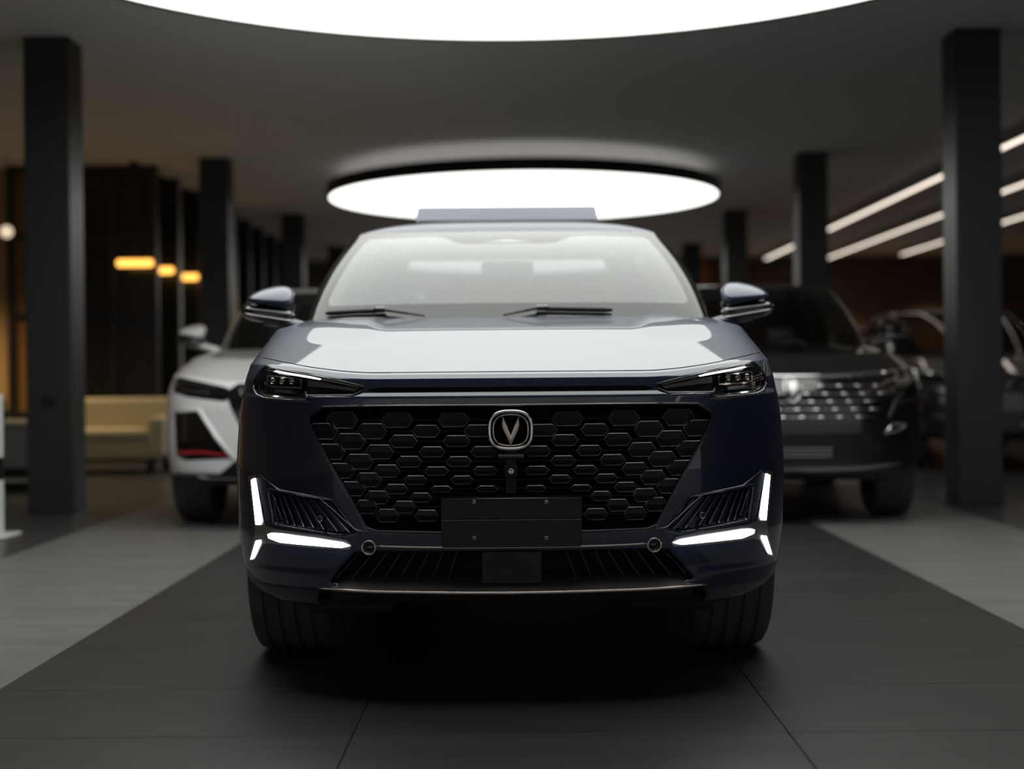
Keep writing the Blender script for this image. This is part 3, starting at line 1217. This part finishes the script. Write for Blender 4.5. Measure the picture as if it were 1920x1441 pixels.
def vblade(sg):
    # outline of one half of the V, ridge along its middle
    k = 1 / 4.803 / 620 * 1.0
    P = [(575, 182), (572, 265), (590, 318), (649, 440), (651, 400), (650, 357), (612, 262)]
    pts = [((x - 650) * k * sg, (308 - y) * k) for x, y in P]
    bm = bmesh.new()
    lo = [bm.verts.new((x, -.011, z)) for x, z in pts]
    hi = [bm.verts.new((x * .97, -.0165, z)) for x, z in pts]
    ridge = [bm.verts.new((x * k * sg, -.0182, z * k)) for x, z in ((-70, 100), (-45, 15), (-6, -85))]
    n = len(pts)
    for i in range(n):
        bm.faces.new((lo[i], lo[(i + 1) % n], hi[(i + 1) % n], hi[i]))
    bm.faces.new((hi[0], hi[1], ridge[1], ridge[0]))
    bm.faces.new((hi[1], hi[2], ridge[1]))
    bm.faces.new((hi[2], hi[3], ridge[2], ridge[1]))
    bm.faces.new((hi[3], hi[4], ridge[2]))
    bm.faces.new((hi[4], hi[5], ridge[1], ridge[2]))
    bm.faces.new((hi[5], hi[6], ridge[0], ridge[1]))
    bm.faces.new((hi[6], hi[0], ridge[0]))
    return bm


for sg in (1, -1):
    from_bm('chevron_blade', vblade(sg), 'emblem_metal', EMB)

# ---- camera below the emblem
cz = pix(957, 883)[1]
cy = float(NB.F(0, cz))
FC = box('front_camera', -.021, .021, cy - .008, cy + .02, cz - .018, cz + .018, 'satin_black', CAR, .003, 2)
o = from_bm('camera_lens', lathe_bm([(0, 0), (.005, .0), (.0075, .003), (.009, .0), (.009, -.006), (0, -.006)], 20), 'chrome', FC, True)
o.rotation_euler = (PI / 2, 0, 0)
o.location = (0, cy - .0085, cz)
box('camera_bracket', -.042, .042, cy + .002, cy + .02, cz + .034, cz + .056, 'gloss_black', CAR, .006, 2)
box('bracket_post', -.018, .018, cy + .004, cy + .02, cz - .07, cz + .09, 'satin_black', CAR, .003, 1)

# ---- plate carrier with four screws
x0, z1 = pix(827, 934)
z0 = pix(827, 1020)[1]
py_ = float(NB.F(0, .6)) - .012
zf = pix(957, 972)[1]
bm = bmesh.new()
box_bm(x0, -x0, py_, py_ + .02, zf, z1, .002, 1, bm=bm)
box_bm(x0, -x0, py_ - .003, py_ + .02, z0, zf - .0006, .002, 1, bm=bm)
PLT = from_bm('plate_carrier', bm, 'plate_black', CAR)
from_bm('top_lip', tube_bm([(x0, py_ - .001, z1), (-x0, py_ - .001, z1)], .0014, 6), 'dark_chrome', PLT, True)
for qx, qz in ((889, 940), (1024, 940), (889, 1007), (1024, 1007)):
    sx_, sz_ = pix(qx, qz)
    o = from_bm('screw', lathe_bm([(.0022, -.001), (.0035, .0015), (.0060, .001), (.0060, -.004), (0, -.004)], 16), 'dark_chrome', PLT, True)
    o.rotation_euler = (PI / 2, 0, 0)
    o.location = (math.copysign(abs(sx_), qx - 957), py_ - .004, sz_)

# ---- lower intake: bright line, slats, radar cover, carbon lip
zl = pix(957, 1026)[1]
xa = pix(702, 1024)[0]
from_bm('bumper_line', tube_bm([onb(NB, x, zl + .004 * (x / xa) ** 4, .002) for x in np.linspace(xa, -xa, 41)], .0036, 8), 'dark_chrome', CAR, True)
IN = drape(NB, 'lower_intake', INTAKE, -.150, .004, 'matte_black', CAR, .04)
for s in (-1, 1):
    for k in range(11):
        xt = .165 + .042 * k
        xb = xt + .028 + .014 * k * .5
        zt, zb_ = pix(957, 1034)[1], pix(957, 1087)[1]
        xb2 = min(xb, .66)
        pts = []
        for q in np.linspace(0, 1, 6):
            x, z = xt + (xb2 - xt) * q, zt + (zb_ - zt) * q
            pts.append((s * x, float(NB.F(x, z)) + .055 - .035 * q, z))
        b = bmesh.new()
        for i in range(5):
            a_, b_ = Vector(pts[i]), Vector(pts[i + 1])
            w_ = Vector((s * .012, .05, 0))
            t_ = Vector((.0016, 0, 0))
            vs = [b.verts.new(q) for q in (a_ - t_, b_ - t_, b_ + w_ - t_, a_ + w_ - t_, a_ + t_, b_ + t_, b_ + w_ + t_, a_ + w_ + t_)]
            for fq in ((0, 1, 2, 3), (4, 7, 6, 5), (0, 4, 5, 1), (3, 2, 6, 7)):
                b.faces.new([vs[j] for j in fq])
        from_bm('intake_slat', b, 'slat_grey', IN)
rz1, rz0 = pix(957, 1033)[1], pix(957, 1094)[1]
rx = abs(pix(903, 1060)[0])
box('radar_cover', -rx, rx, .0, .06, rz0, rz1, 'plate_black', CAR, .004, 2)
# lip: carbon shelf with bright edge
LIP = pl((957, 1108), (880, 1108), (780, 1107), (700, 1105.5), (650, 1103), (597, 1101))
bm = bmesh.new()
n = 61
A, Bv, Cv, Dv = [], [], [], []
lx = np.array([p[0] for p in LIP][::-1])
lz = np.array([p[1] for p in LIP][::-1])
for x in np.linspace(-.60, .60, n):
    ax_ = -abs(x)
    zz = float(np.interp(ax_, lx, lz))
    fy = float(NB.F(x, .345))
    k = 1 - .9 * float(sstep(.50, .60, np.array(abs(x))))
    A.append(bm.verts.new((x, fy - .022 * k, zz)))
    Bv.append(bm.verts.new((x, fy + .03, zz + .030 * k + .003)))
    Cv.append(bm.verts.new((x, fy + .16, zz + .036 * k + .004)))
    Dv.append(bm.verts.new((x, fy + .16, zz - .004)))
for i in range(n - 1):
    for P_, Q_ in ((A, Bv), (Bv, Cv), (Cv, Dv), (Dv, A)):
        bm.faces.new((P_[i], P_[i + 1], Q_[i + 1], Q_[i]))
LP = sharp(from_bm('carbon_lip', bm, 'carbon', CAR))
pts, tp = [], []
for x in np.linspace(-.60, .60, n):
    k = 1 - .9 * float(sstep(.50, .60, np.array(abs(x))))
    pts.append((x, float(NB.F(x, .345)) - .022 * k - .002, float(np.interp(-abs(x), lx, lz)) - .002))
    tp.append(.25 + .75 * k)
from_bm('lip_trim', tube_bm(pts, .0052, 8, taper=tp), 'warm_chrome', LP, True)
# splash guards ahead of the wheels and sump cover below the lip
for s in (-1, 1):
    b = box_bm(-.13, .13, .20, .26, .245, .30, .012, 2)
    o = from_bm('splash_guard', b, 'matte_black', CAR)
    o.location = (s * .50, 0, 0)

# ---- lamps, sensors and ornaments, both sides
DRLV = pl((471, 899), (477, 896), (489, 976), (487, 983), (480, 983))
DRLH = pl((502, 1001), (508, 999), (525, 1000), (590, 1009), (640, 1017), (655, 1023), (640, 1026), (590, 1022), (525, 1016), (504, 1008))
DRLS = pl((480, 1013), (486, 1012), (487, 1017), (475, 1045), (470, 1048))
DRLB = pl((465, 893), (479, 890), (497, 984), (512, 990), (600, 1002), (650, 1012), (660, 1023), (655, 1030), (600, 1028), (505, 1018),
          (494, 1020), (478, 1049), (466, 1052), (476, 1010), (478, 994))
FINS = [((503, 932), (513, 968)), ((512, 927), (528, 973)), ((520, 924), (540, 982)), ((530, 924), (553, 985)), ((542, 925), (570, 987)),
        ((554, 927), (588, 989)), ((567, 929), (607, 992)), ((583, 931), (633, 996)), ((597, 934), (657, 1000))]
for s in (1, -1):
    M = lambda poly: [(s * x, z) for x, z in poly]
    # headlamp
    H = drape(NB, 'headlamp', M(HEADL), -.040, .004, 'gloss_black', CAR, .012)
    led = pl((500, 704), (556, 708), (563, 712), (563, 727), (510, 725), (500, 721))
    drape(NB, 'led_housing', M(strip_poly(led + [led[0]], .005)), -.018, .014, 'chrome', H, .02)
    drape(NB, 'led_window', M(led), -.030, .006, 'void_black', H, .02)
    for a_ in (509, 527, 545):
        c_ = pix(a_, 714)
        o = from_bm('projector', lathe_bm([(0, .004), (.009, .002), (.012, -.004), (.012, -.01), (0, -.01)], 16), 'lamp_reflector', H, True)
        o.rotation_euler = (PI / 2, 0, 0)
        o.location = (s * c_[0], float(NB.F(c_[0], c_[1])) + .028, c_[1])
    drape(NB, 'reflector_blade', M(pl((575, 712), (600, 715), (672, 727), (664, 733), (600, 726), (575, 724))), -.022, .008, 'lamp_reflector', H, .02)
    drape(NB, 'upper_chrome', M(strip_poly(pl((500, 693), (540, 700), (600, 710), (640, 718), (672, 725)), [.003, .006, .006, .005, .003])), -.0012, .004, 'chrome', H, .012)
    drape(NB, 'lower_chrome', M(strip_poly(pl((485, 722), (487, 734), (496, 740), (540, 745), (574, 747)), .0045)), -.003, .005, 'chrome', H, .012)
    drape(NB, 'small_led', M(strip_poly(pl((514, 732), (530, 733.5), (546, 735)), .010)), -.020, .008, 'dark_chrome', H, .02)
    drape(NB, 'turn_signal', M(strip_poly(pl((486, 706), (485, 719)), .010)), -.020, .008, 'chrome', H, .02)
    drape(NB, 'lens', M(HEADL), -.001, .0015, 'lens_glass', H, .012)
    drape(NB, 'lamp_surround', M(strip_poly(pl((474, 728), (481, 741), (495, 747), (540, 751), (581, 753)), .004)), .002, .004, 'dark_chrome', CAR, .012)
    from_bm('lamp_rim', tube_bm([onb(NB, s * x, z, -.0005) for x, z in HEADL], .0035, 8, True), 'gloss_black', H, True)
    # daytime running light
    D = drape(NB, 'daytime_light', M(DRLB), .002, .006, 'dark_chrome', CAR, .015)
    for nme, po in (('vertical_light', DRLV), ('horizontal_light', DRLH), ('corner_light', DRLS)):
        drape(NB, nme, M(po), .008, .006, 'drl_light', D, .02)
    # slanting fins in the panel beside it
    PN = drape(NB, 'fin_panel', M(pl((502, 922), (523, 922), (618, 937), (664, 997), (640, 1001), (512, 983))), -.018, .003, 'navy_paint', CAR, .02)
    for a_, b_ in FINS:
        p_, q_ = pix(*a_), pix(*b_)
        drape(NB, 'fin', M(strip_poly([p_, ((p_[0] + q_[0]) / 2, (p_[1] + q_[1]) / 2), q_], [.002, .005, .009])),
              lambda x, z: -.010, .010, 'navy_paint', PN, .02)
        from_bm('fin_edge', tube_bm([onb(NB, s * p_[0], p_[1], -.008), onb(NB, s * (p_[0] + q_[0]) / 2, (p_[1] + q_[1]) / 2, -.006), onb(NB, s * q_[0], q_[1], -.002)], .0012, 5), 'dark_chrome', PN, True)
    from_bm('crease_trim', tube_bm([onb(NB, s * x, z, .001) for x, z in CREASE], .0028, 6, taper=[.3, 1, .8, .3]), 'dark_chrome', CAR, True)
    from_bm('panel_edge', tube_bm([onb(NB, s * x, z, .0) for x, z in pl((598, 933), (632, 962), (664, 990), (672, 994), (690, 996))], .0018, 6), 'dark_chrome', CAR, True)
    # round parking sensor with bright ring, small one in the fin panel
    for (qx, qy, rr, nme) in ((692, 1026, .0205, 'parking_sensor'), (600, 972, .0085, 'parking_sensor')):
        c_ = pix(qx, qy)
        yy = float(NB.F(c_[0], c_[1]))
        o = from_bm(nme, lathe_bm([(0, .002), (rr * .8, .002), (rr * .85, -.02), (0, -.02)], 28), 'gloss_black', CAR, True)
        nrm = Vector(onb(NB, c_[0] + .03, c_[1])) - Vector(onb(NB, c_[0] - .03, c_[1]))
        o.location = (s * c_[0], yy - .004, c_[1])
        o.rotation_euler = (PI / 2, 0, s * math.atan2(nrm.y, nrm.x) * .7)
        from_bm('sensor_ring', tube_bm([(rr * math.cos(2 * PI * k / 32), rr * math.sin(2 * PI * k / 32), .002) for k in range(32)], rr * .13, 8, True), 'emblem_metal' if rr > .01 else 'dark_chrome', o, True)
    # side marker on the wing
    o = from_bm('side_marker', tube_bm([(s * .893, .74, 1.035), (s * .893, .80, 1.045), (s * .891, .88, 1.058)], .006, 6), 'amber', CAR, True)
    side_mirror(CAR, s, 1.74, 1.285, 'navy_paint')
    # roof rail
    from_bm('roof_rail', tube_bm([(s * .60, y, 1.672 + .03 * math.sin(PI * (y - 3.0) / 1.2)) for y in np.linspace(3.0, 4.2, 12)], .016, 8), 'dark_chrome', CAR, True)


# ---- windshield details: black border with rounded window, camera housing, wipers
def wsp(u, v, off=0.0):
    p = NB.glass(np.array(abs(u) * .955), np.array(v))
    p = np.array(p)
    p[0] = math.copysign(p[0], u) if u else 0
    return Vector((p[0], p[1] + off * .5, p[2] - off * .85))


def rounded(poly, d, seg=8, dens=.03):
    """closed outline with its corners rounded off over the distance d, sampled densely"""
    out = []
    m = len(poly)
    for i in range(m):
        a, b, c = (np.array(poly[(i + q) % m], float) for q in (-1, 0, 1))
        da, dc = np.linalg.norm(a - b), np.linalg.norm(c - b)
        p, q = b + (a - b) * min(d, da * .45) / da, b + (c - b) * min(d, dc * .45) / dc
        for t_ in np.linspace(0, 1, seg):
            out.append(tuple(p * (1 - t_) ** 2 + b * 2 * t_ * (1 - t_) + q * t_ ** 2))
        a2, c2 = c + (b - c) * min(d, dc * .45) / dc, None
        L_ = np.linalg.norm(a2 - q)
        for t_ in np.arange(dens, L_, dens):
            out.append(tuple(q + (a2 - q) * t_ / L_))
    return out


bm = bmesh.new()
inner_uv = rounded([(-.74, .115), (.74, .115), (.72, .91), (.25, .91), (.19, .775), (-.19, .775), (-.25, .91), (-.72, .91)], .07)
n = len(inner_uv)
outer, inner = [], []
for iu, iv in inner_uv:
    du, dv = iu, iv - .5
    k = min(1 / abs(du) if du else 1e9, .5 / abs(dv) if dv else 1e9)
    outer.append(bm.verts.new(wsp(max(-1, min(1, du * k)), max(0, min(1, .5 + dv * k)), .006)))
    inner.append(bm.verts.new(wsp(iu, iv, .006)))
for k in range(n):
    bm.faces.new((outer[k], outer[(k + 1) % n], inner[(k + 1) % n], inner[k]))
from_bm('windshield_border', bm, 'frit', CAR, True)
bm = bmesh.new()
mids = [[bm.verts.new(wsp(q[0] * k, .5 + (q[1] - .5) * k, .004)) for q in inner_uv] for k in (1.0, .85, .7, .55, .4, .25, .1)]
for A_, B_ in zip(mids[:-1], mids[1:]):
    for k in range(n):
        bm.faces.new((A_[k], A_[(k + 1) % n], B_[(k + 1) % n], B_[k]))
bm.faces.new(mids[-1])
from_bm('windshield_inner_face', bm, 'windshield_glass', CAR, True)
o = from_bm('camera_window', bmesh.new(), 'dark_chrome', CAR)
bm = bmesh.new()
vs = [bm.verts.new(wsp(*q, .004)) for q in ((-.085, .80), (0, .85), (.085, .80))]
bm.faces.new(vs)
bmesh.ops.solidify(bm, geom=bm.faces[:], thickness=.002)
bm.to_mesh(o.data)
bm.free()
box('rear_view_mirror', -.12, .12, 2.36, 2.39, 1.45, 1.52, 'dark_leather', CAR, .012, 2)


def wiper(x_tip, x_mid, x_base, v0, label):
    half = NB.cowl[2]

    def pt(x, v, lift):
        lo, hi = 0.0, 1.0
        for _ in range(30):
            mid = (lo + hi) / 2
            if wsp(mid, v).x < abs(x):
                lo = mid
            else:
                hi = mid
        p = wsp(math.copysign(lo, x), v)
        return Vector((x, p.y - lift * .5, p.z + lift * .65))
    blade = [pt(x, v0 + .012 * i / 9, .014) for i, x in enumerate(np.linspace(x_tip, x_mid, 10))]
    A = from_bm('wiper', tube_bm(blade, .010, 8, taper=[.6] + [1] * 8 + [.8], flat=.7), 'satin_black', CAR, True)
    hub = [pt(x, v0 + .014, .018) for x in np.linspace(x_tip + (x_mid - x_tip) * .9, x_mid + (x_base - x_mid) * .12, 4)]
    from_bm('blade_clip', tube_bm(hub, .012, 8, flat=.8), 'gloss_black', A, True)
    arm = [pt(x, v0 + .012 - .05 * q, .022 - .004 * q) for q, x in zip(np.linspace(0, 1, 6), np.linspace(x_mid, x_base, 6))]
    from_bm('wiper_arm', tube_bm(arm, .006, 6, taper=[1, 1, .9, .8, .7, .6]), 'satin_black', A, True)


wiper(-.765, -.535, -.345, .03, '')
wiper(.432, .135, -.02, .03, '')
# raised sunroof panel
bm = box_bm(-.445, .445, 0, .52, 0, .085)
for v in bm.verts:
    if v.co.z > .05:
        v.co.y += .10 if v.co.y < .2 else -.02
        v.co.x *= .985
bmesh.ops.bevel(bm, geom=bm.edges[:], offset=.012, segments=3, affect='EDGES', profile=.5)
SR = sharp(from_bm('sunroof_panel', bm, 'navy_paint', CAR))
SR.location = (0, 2.64, 1.735)
box('sunroof_seal', -.43, .43, 2.62, 2.70, 1.69, 1.742, 'matte_black', CAR, .008, 2)


# ------------------------------------------------------------------ the other cars
GW = [(.2, .80), (.30, .86), (.36, .90), (.5, .925), (.7, .93), (.85, .92), (.95, .905), (1.02, .89), (1.1, .875), (1.2, .86)]
GY = [(.2, .08), (.30, .03), (.40, .0), (.6, -.005), (.8, .0), (.90, .02), (.95, .05), (1.0, .09), (1.1, .15)]


def other_car(loc, rz, P, label, z=1.0):
    r = empty('car', loc, rz)
    tag(r, label, 'car')
    B = Body(GW, GY, length=4.5, axle=.85, wb=2.7, wheel_r=.35, track=.775, tyre_w=.27, zb=.36, zbc=.34, zsh=(.95, 1.0, 1.03, 1.08),
             cowl=(1.42, 1.20, .80, .30), roof=(2.15, 1.66, .64, .14, 1.705))
    return r, B


def car_base(r, B, P, glass, seat='dark_leather', dash='dark_leather'):
    shell(B, r, P, None, None, nf=70, nz=40, glass=glass, wc=.80)
    interior(B, r, seat, dash)
    wheels(B, r)
    for s in (1, -1):
        side_mirror(r, s, 1.60, 1.30, P)


glassmat('clear_windshield', .05, (.85, .87, .87))
# white car
WR, WB_ = other_car((-1.43, 9.08, 0), 0, 'white_paint', 'white car with black grille and red accents beside the lounge')
car_base(WR, WB_, 'white_paint', 'clear_windshield')
G = drape(WB_, 'grille', sym([(0, .95), (-.36, .955), (-.44, .90), (-.40, .80), (-.30, .60), (-.22, .50), (0, .50)]), .004, .008, 'gloss_black', WR, .06)
for row, z in enumerate((.90, .84, .78, .72, .66, .60)):
    for k in range(-5, 6):
        x = (k + .5 * (row % 2)) * .068
        if abs(x) < .40 - (.92 - z) * .62:
            drape(WB_, 'grille_stud', strip_poly([(x, z + .022), (x * .97, z - .022)], [.006, .014]), .012, .008, 'dark_chrome', G, .03)
from_bm('emblem', lathe_bm([(0, .012), (.03, .012), (.038, .006), (.038, -.004), (0, -.004)], 24), 'chrome', WR, True)
e = [o for o in WR.children if o.name.startswith('emblem')][0]
e.location = onb(WB_, 0, .93, .01)
e.rotation_euler = (PI / 2, 0, 0)
for s in (1, -1):
    M = lambda poly: [(s * x, z) for x, z in poly]
    H = drape(WB_, 'headlamp', M([(-.44, .93), (-.60, .965), (-.80, 1.0), (-.84, .97), (-.82, .90), (-.70, .87), (-.45, .84), (-.36, .88)]), .003, .008, 'gloss_black', WR, .03)
    drape(WB_, 'led_strip', M(strip_poly([(-.52, .935), (-.66, .955), (-.79, .975)], .010)), .008, .006, 'dark_chrome', H, .03)
    drape(WB_, 'led_module', M(strip_poly([(-.56, .895), (-.76, .915)], .018)), .008, .006, 'dark_chrome', H, .03)
    V = drape(WB_, 'side_vent', M([(-.80, .76), (-.62, .775), (-.50, .60), (-.40, .475), (-.72, .46), (-.79, .49)]), .004, .008, 'gloss_black', WR, .03)
    drape(WB_, 'vent_accent', M(strip_poly([(-.78, .505), (-.60, .515), (-.42, .495)], [.022, .016, .008])), .012, .008, 'red_trim', V, .03)
    from_bm('vent_rim', tube_bm([onb(WB_, s * x, z, .006) for x, z in ((-.80, .77), (-.62, .785), (-.50, .61), (-.39, .475))], .012, 8), 'white_paint', V, True)
drape(WB_, 'lower_bumper', [(-.50, .36), (.50, .36), (.36, .47), (-.36, .47)], .004, .008, 'satin_black', WR, .05)
drape(WB_, 'lower_sill', sym([(0, .345), (-.55, .345), (-.60, .362), (-.84, .364), (-.82, .375), (-.55, .375), (0, .36)]), .003, .006, 'satin_black', WR, .05)

# black car
KR, KB = other_car((1.77, 9.12, 0), math.radians(-2.2), 'black_paint', 'black car with rows of chrome dashes in its grille')
car_base(KR, KB, 'black_paint', 'clear_windshield')
G = drape(KB, 'grille', sym([(0, .955), (-.62, .955), (-.72, .93), (-.66, .80), (-.58, .66), (0, .65)]), .003, .008, 'gloss_black', KR, .06)
from_bm('chrome_bar', tube_bm([onb(KB, x, .968 + .032 * (abs(x) / .74) ** 2.5, .006) for x in np.linspace(-.74, .74, 31)], .016, 10), 'chrome', KR, True)
for row, z in enumerate((.905, .855, .805, .755, .705)):
    for k in range(-5, 6):
        x = (k + .25 * row) * .125 - .06
        if abs(x) < .63 - (.93 - z) * .4 and not (abs(x) < .09 and z > .80):
            from_bm('grille_dash', tube_bm([onb(KB, x + q, z, .010) for q in (-.034, -.02, 0, .02, .034)], .0095, 8, taper=[.3, .8, 1, .8, .3]), 'chrome', G, True)
    from_bm('grille_bar', tube_bm([onb(KB, x, z, .004) for x in np.linspace(-.60 + (.93 - z) * .3, .60 - (.93 - z) * .3, 15)], .004, 6), 'dark_chrome', G, True)
bm = bmesh.new()
drape_poly = [(0, .97), (-.045, .955), (-.055, .90), (-.04, .83), (0, .80)]
E = drape(KB, 'emblem', sym(drape_poly), .022, .02, 'gloss_black', KR, .03)
from_bm('emblem_rim', tube_bm([onb(KB, x, z, .022) for x, z in sym(drape_poly)[:-1]], .006, 8, True), 'chrome', E, True)
drape(KB, 'emblem_shield', [(-.03, .94), (.03, .94), (.026, .88), (0, .83), (-.026, .88)], .028, .008, 'dark_chrome', E, .03)
for s in (1, -1):
    M = lambda poly: [(s * x, z) for x, z in poly]
    H = drape(KB, 'headlamp', M([(-.66, .985), (-.80, 1.0), (-.86, .98), (-.86, .90), (-.80, .86), (-.70, .87)]), .006, .008, 'gloss_black', KR, .03)
    from_bm('led_strip', tube_bm([onb(KB, s * x, z, .010) for x, z in ((-.60, .985), (-.68, .995), (-.76, 1.003), (-.84, 1.0))], .013, 8), 'chrome', H, True)
    drape(KB, 'led_module', M(strip_poly([(-.70, .93), (-.82, .945)], .03)), .012, .008, 'dark_chrome', H, .03)
    drape(KB, 'lamp_bar', M(strip_poly([(-.74, .87), (-.69, .80), (-.64, .70)], [.02, .016, .008])), .010, .008, 'dark_chrome', KR, .03)
    drape(KB, 'lower_lamp_bar', M(strip_poly([(-.69, .79), (-.84, .815)], .02)), .010, .008, 'dark_chrome', KR, .03)
    from_bm('fog_lamp_frame', tube_bm([onb(KB, s * x, z, .008) for x, z in ((-.60, .60), (-.66, .655), (-.76, .655), (-.70, .61))], .010, 8, True), 'chrome', KR, True)
    drape(KB, 'corner_trim', M(strip_poly([(-.80, .62), (-.82, .52), (-.80, .45)], .012)), .006, .006, 'dark_chrome', KR, .03)
drape(KB, 'lower_grille', sym([(0, .60), (-.50, .60), (-.60, .50), (-.52, .43), (0, .42)]), .004, .008, 'satin_black', KR, .06)
for z in (.455, .48, .505):
    drape(KB, 'lower_slat', strip_poly([(-.25, z), (0, z), (.25, z)], .010), .010, .008, 'dark_chrome', KR, .06)
drape(KB, 'skid_plate', strip_poly([(-.72, .40), (-.45, .375), (0, .37), (.45, .375), (.72, .40)], [.012, .022, .022, .022, .012]), .010, .010, 'dark_chrome', KR, .06)

# graphite car and red car farther back on the right
TR, TB = other_car((4.85, 14.1, 0), math.radians(-4), 'graphite_paint', 'graphite car with bright lamp bars half hidden by the steel column')
car_base(TR, TB, 'graphite_paint', 'clear_windshield')
drape(TB, 'grille', sym([(0, .90), (-.55, .90), (-.60, .80), (-.45, .55), (0, .52)]), .004, .008, 'gloss_black', TR, .06)
for s in (1, -1):
    M = lambda poly: [(s * x, z) for x, z in poly]
    H = drape(TB, 'headlamp', M([(-.50, .95), (-.84, 1.0), (-.85, .90), (-.55, .88)]), .004, .008, 'gloss_black', TR, .04)
    for a_, b_ in ((-.84, -.72), (-.70, -.52), (-.49, -.36)):
        from_bm('lamp_bar', tube_bm([onb(TB, s * x, 1.0 - (x + .84) * .16, .012) for x in np.linspace(a_, b_, 5)], .022, 10), 'chrome', H, True)
    from_bm('corner_blade', tube_bm([onb(TB, s * x, z, .012) for x, z in ((-.80, .88), (-.83, .78), (-.83, .66), (-.79, .52))], .024, 10, taper=[1, .9, .7, .4]), 'chrome', TR, True)
    drape(TB, 'bumper_bar', M(strip_poly([(-.70, .56), (-.45, .50), (-.15, .46)], .05)), .010, .008, 'dark_chrome', TR, .04)
    drape(TB, 'bumper_blade', M(strip_poly([(-.62, .72), (-.40, .66), (-.20, .62)], .06)), .010, .008, 'dark_chrome', TR, .04)
DR, DB = other_car((5.05, 19.6, 0), math.radians(3), 'red_paint', 'red car parked behind the graphite car')
car_base(DR, DB, 'red_paint', 'clear_windshield')
drape(DB, 'grille', sym([(0, .90), (-.5, .90), (-.4, .55), (0, .52)]), .004, .008, 'gloss_black', DR, .06)
for s in (1, -1):
    drape(DB, 'headlamp', [(s * x, z) for x, z in ((-.52, .93), (-.82, .98), (-.83, .91), (-.58, .86))], .004, .008, 'dark_chrome', DR, .04)
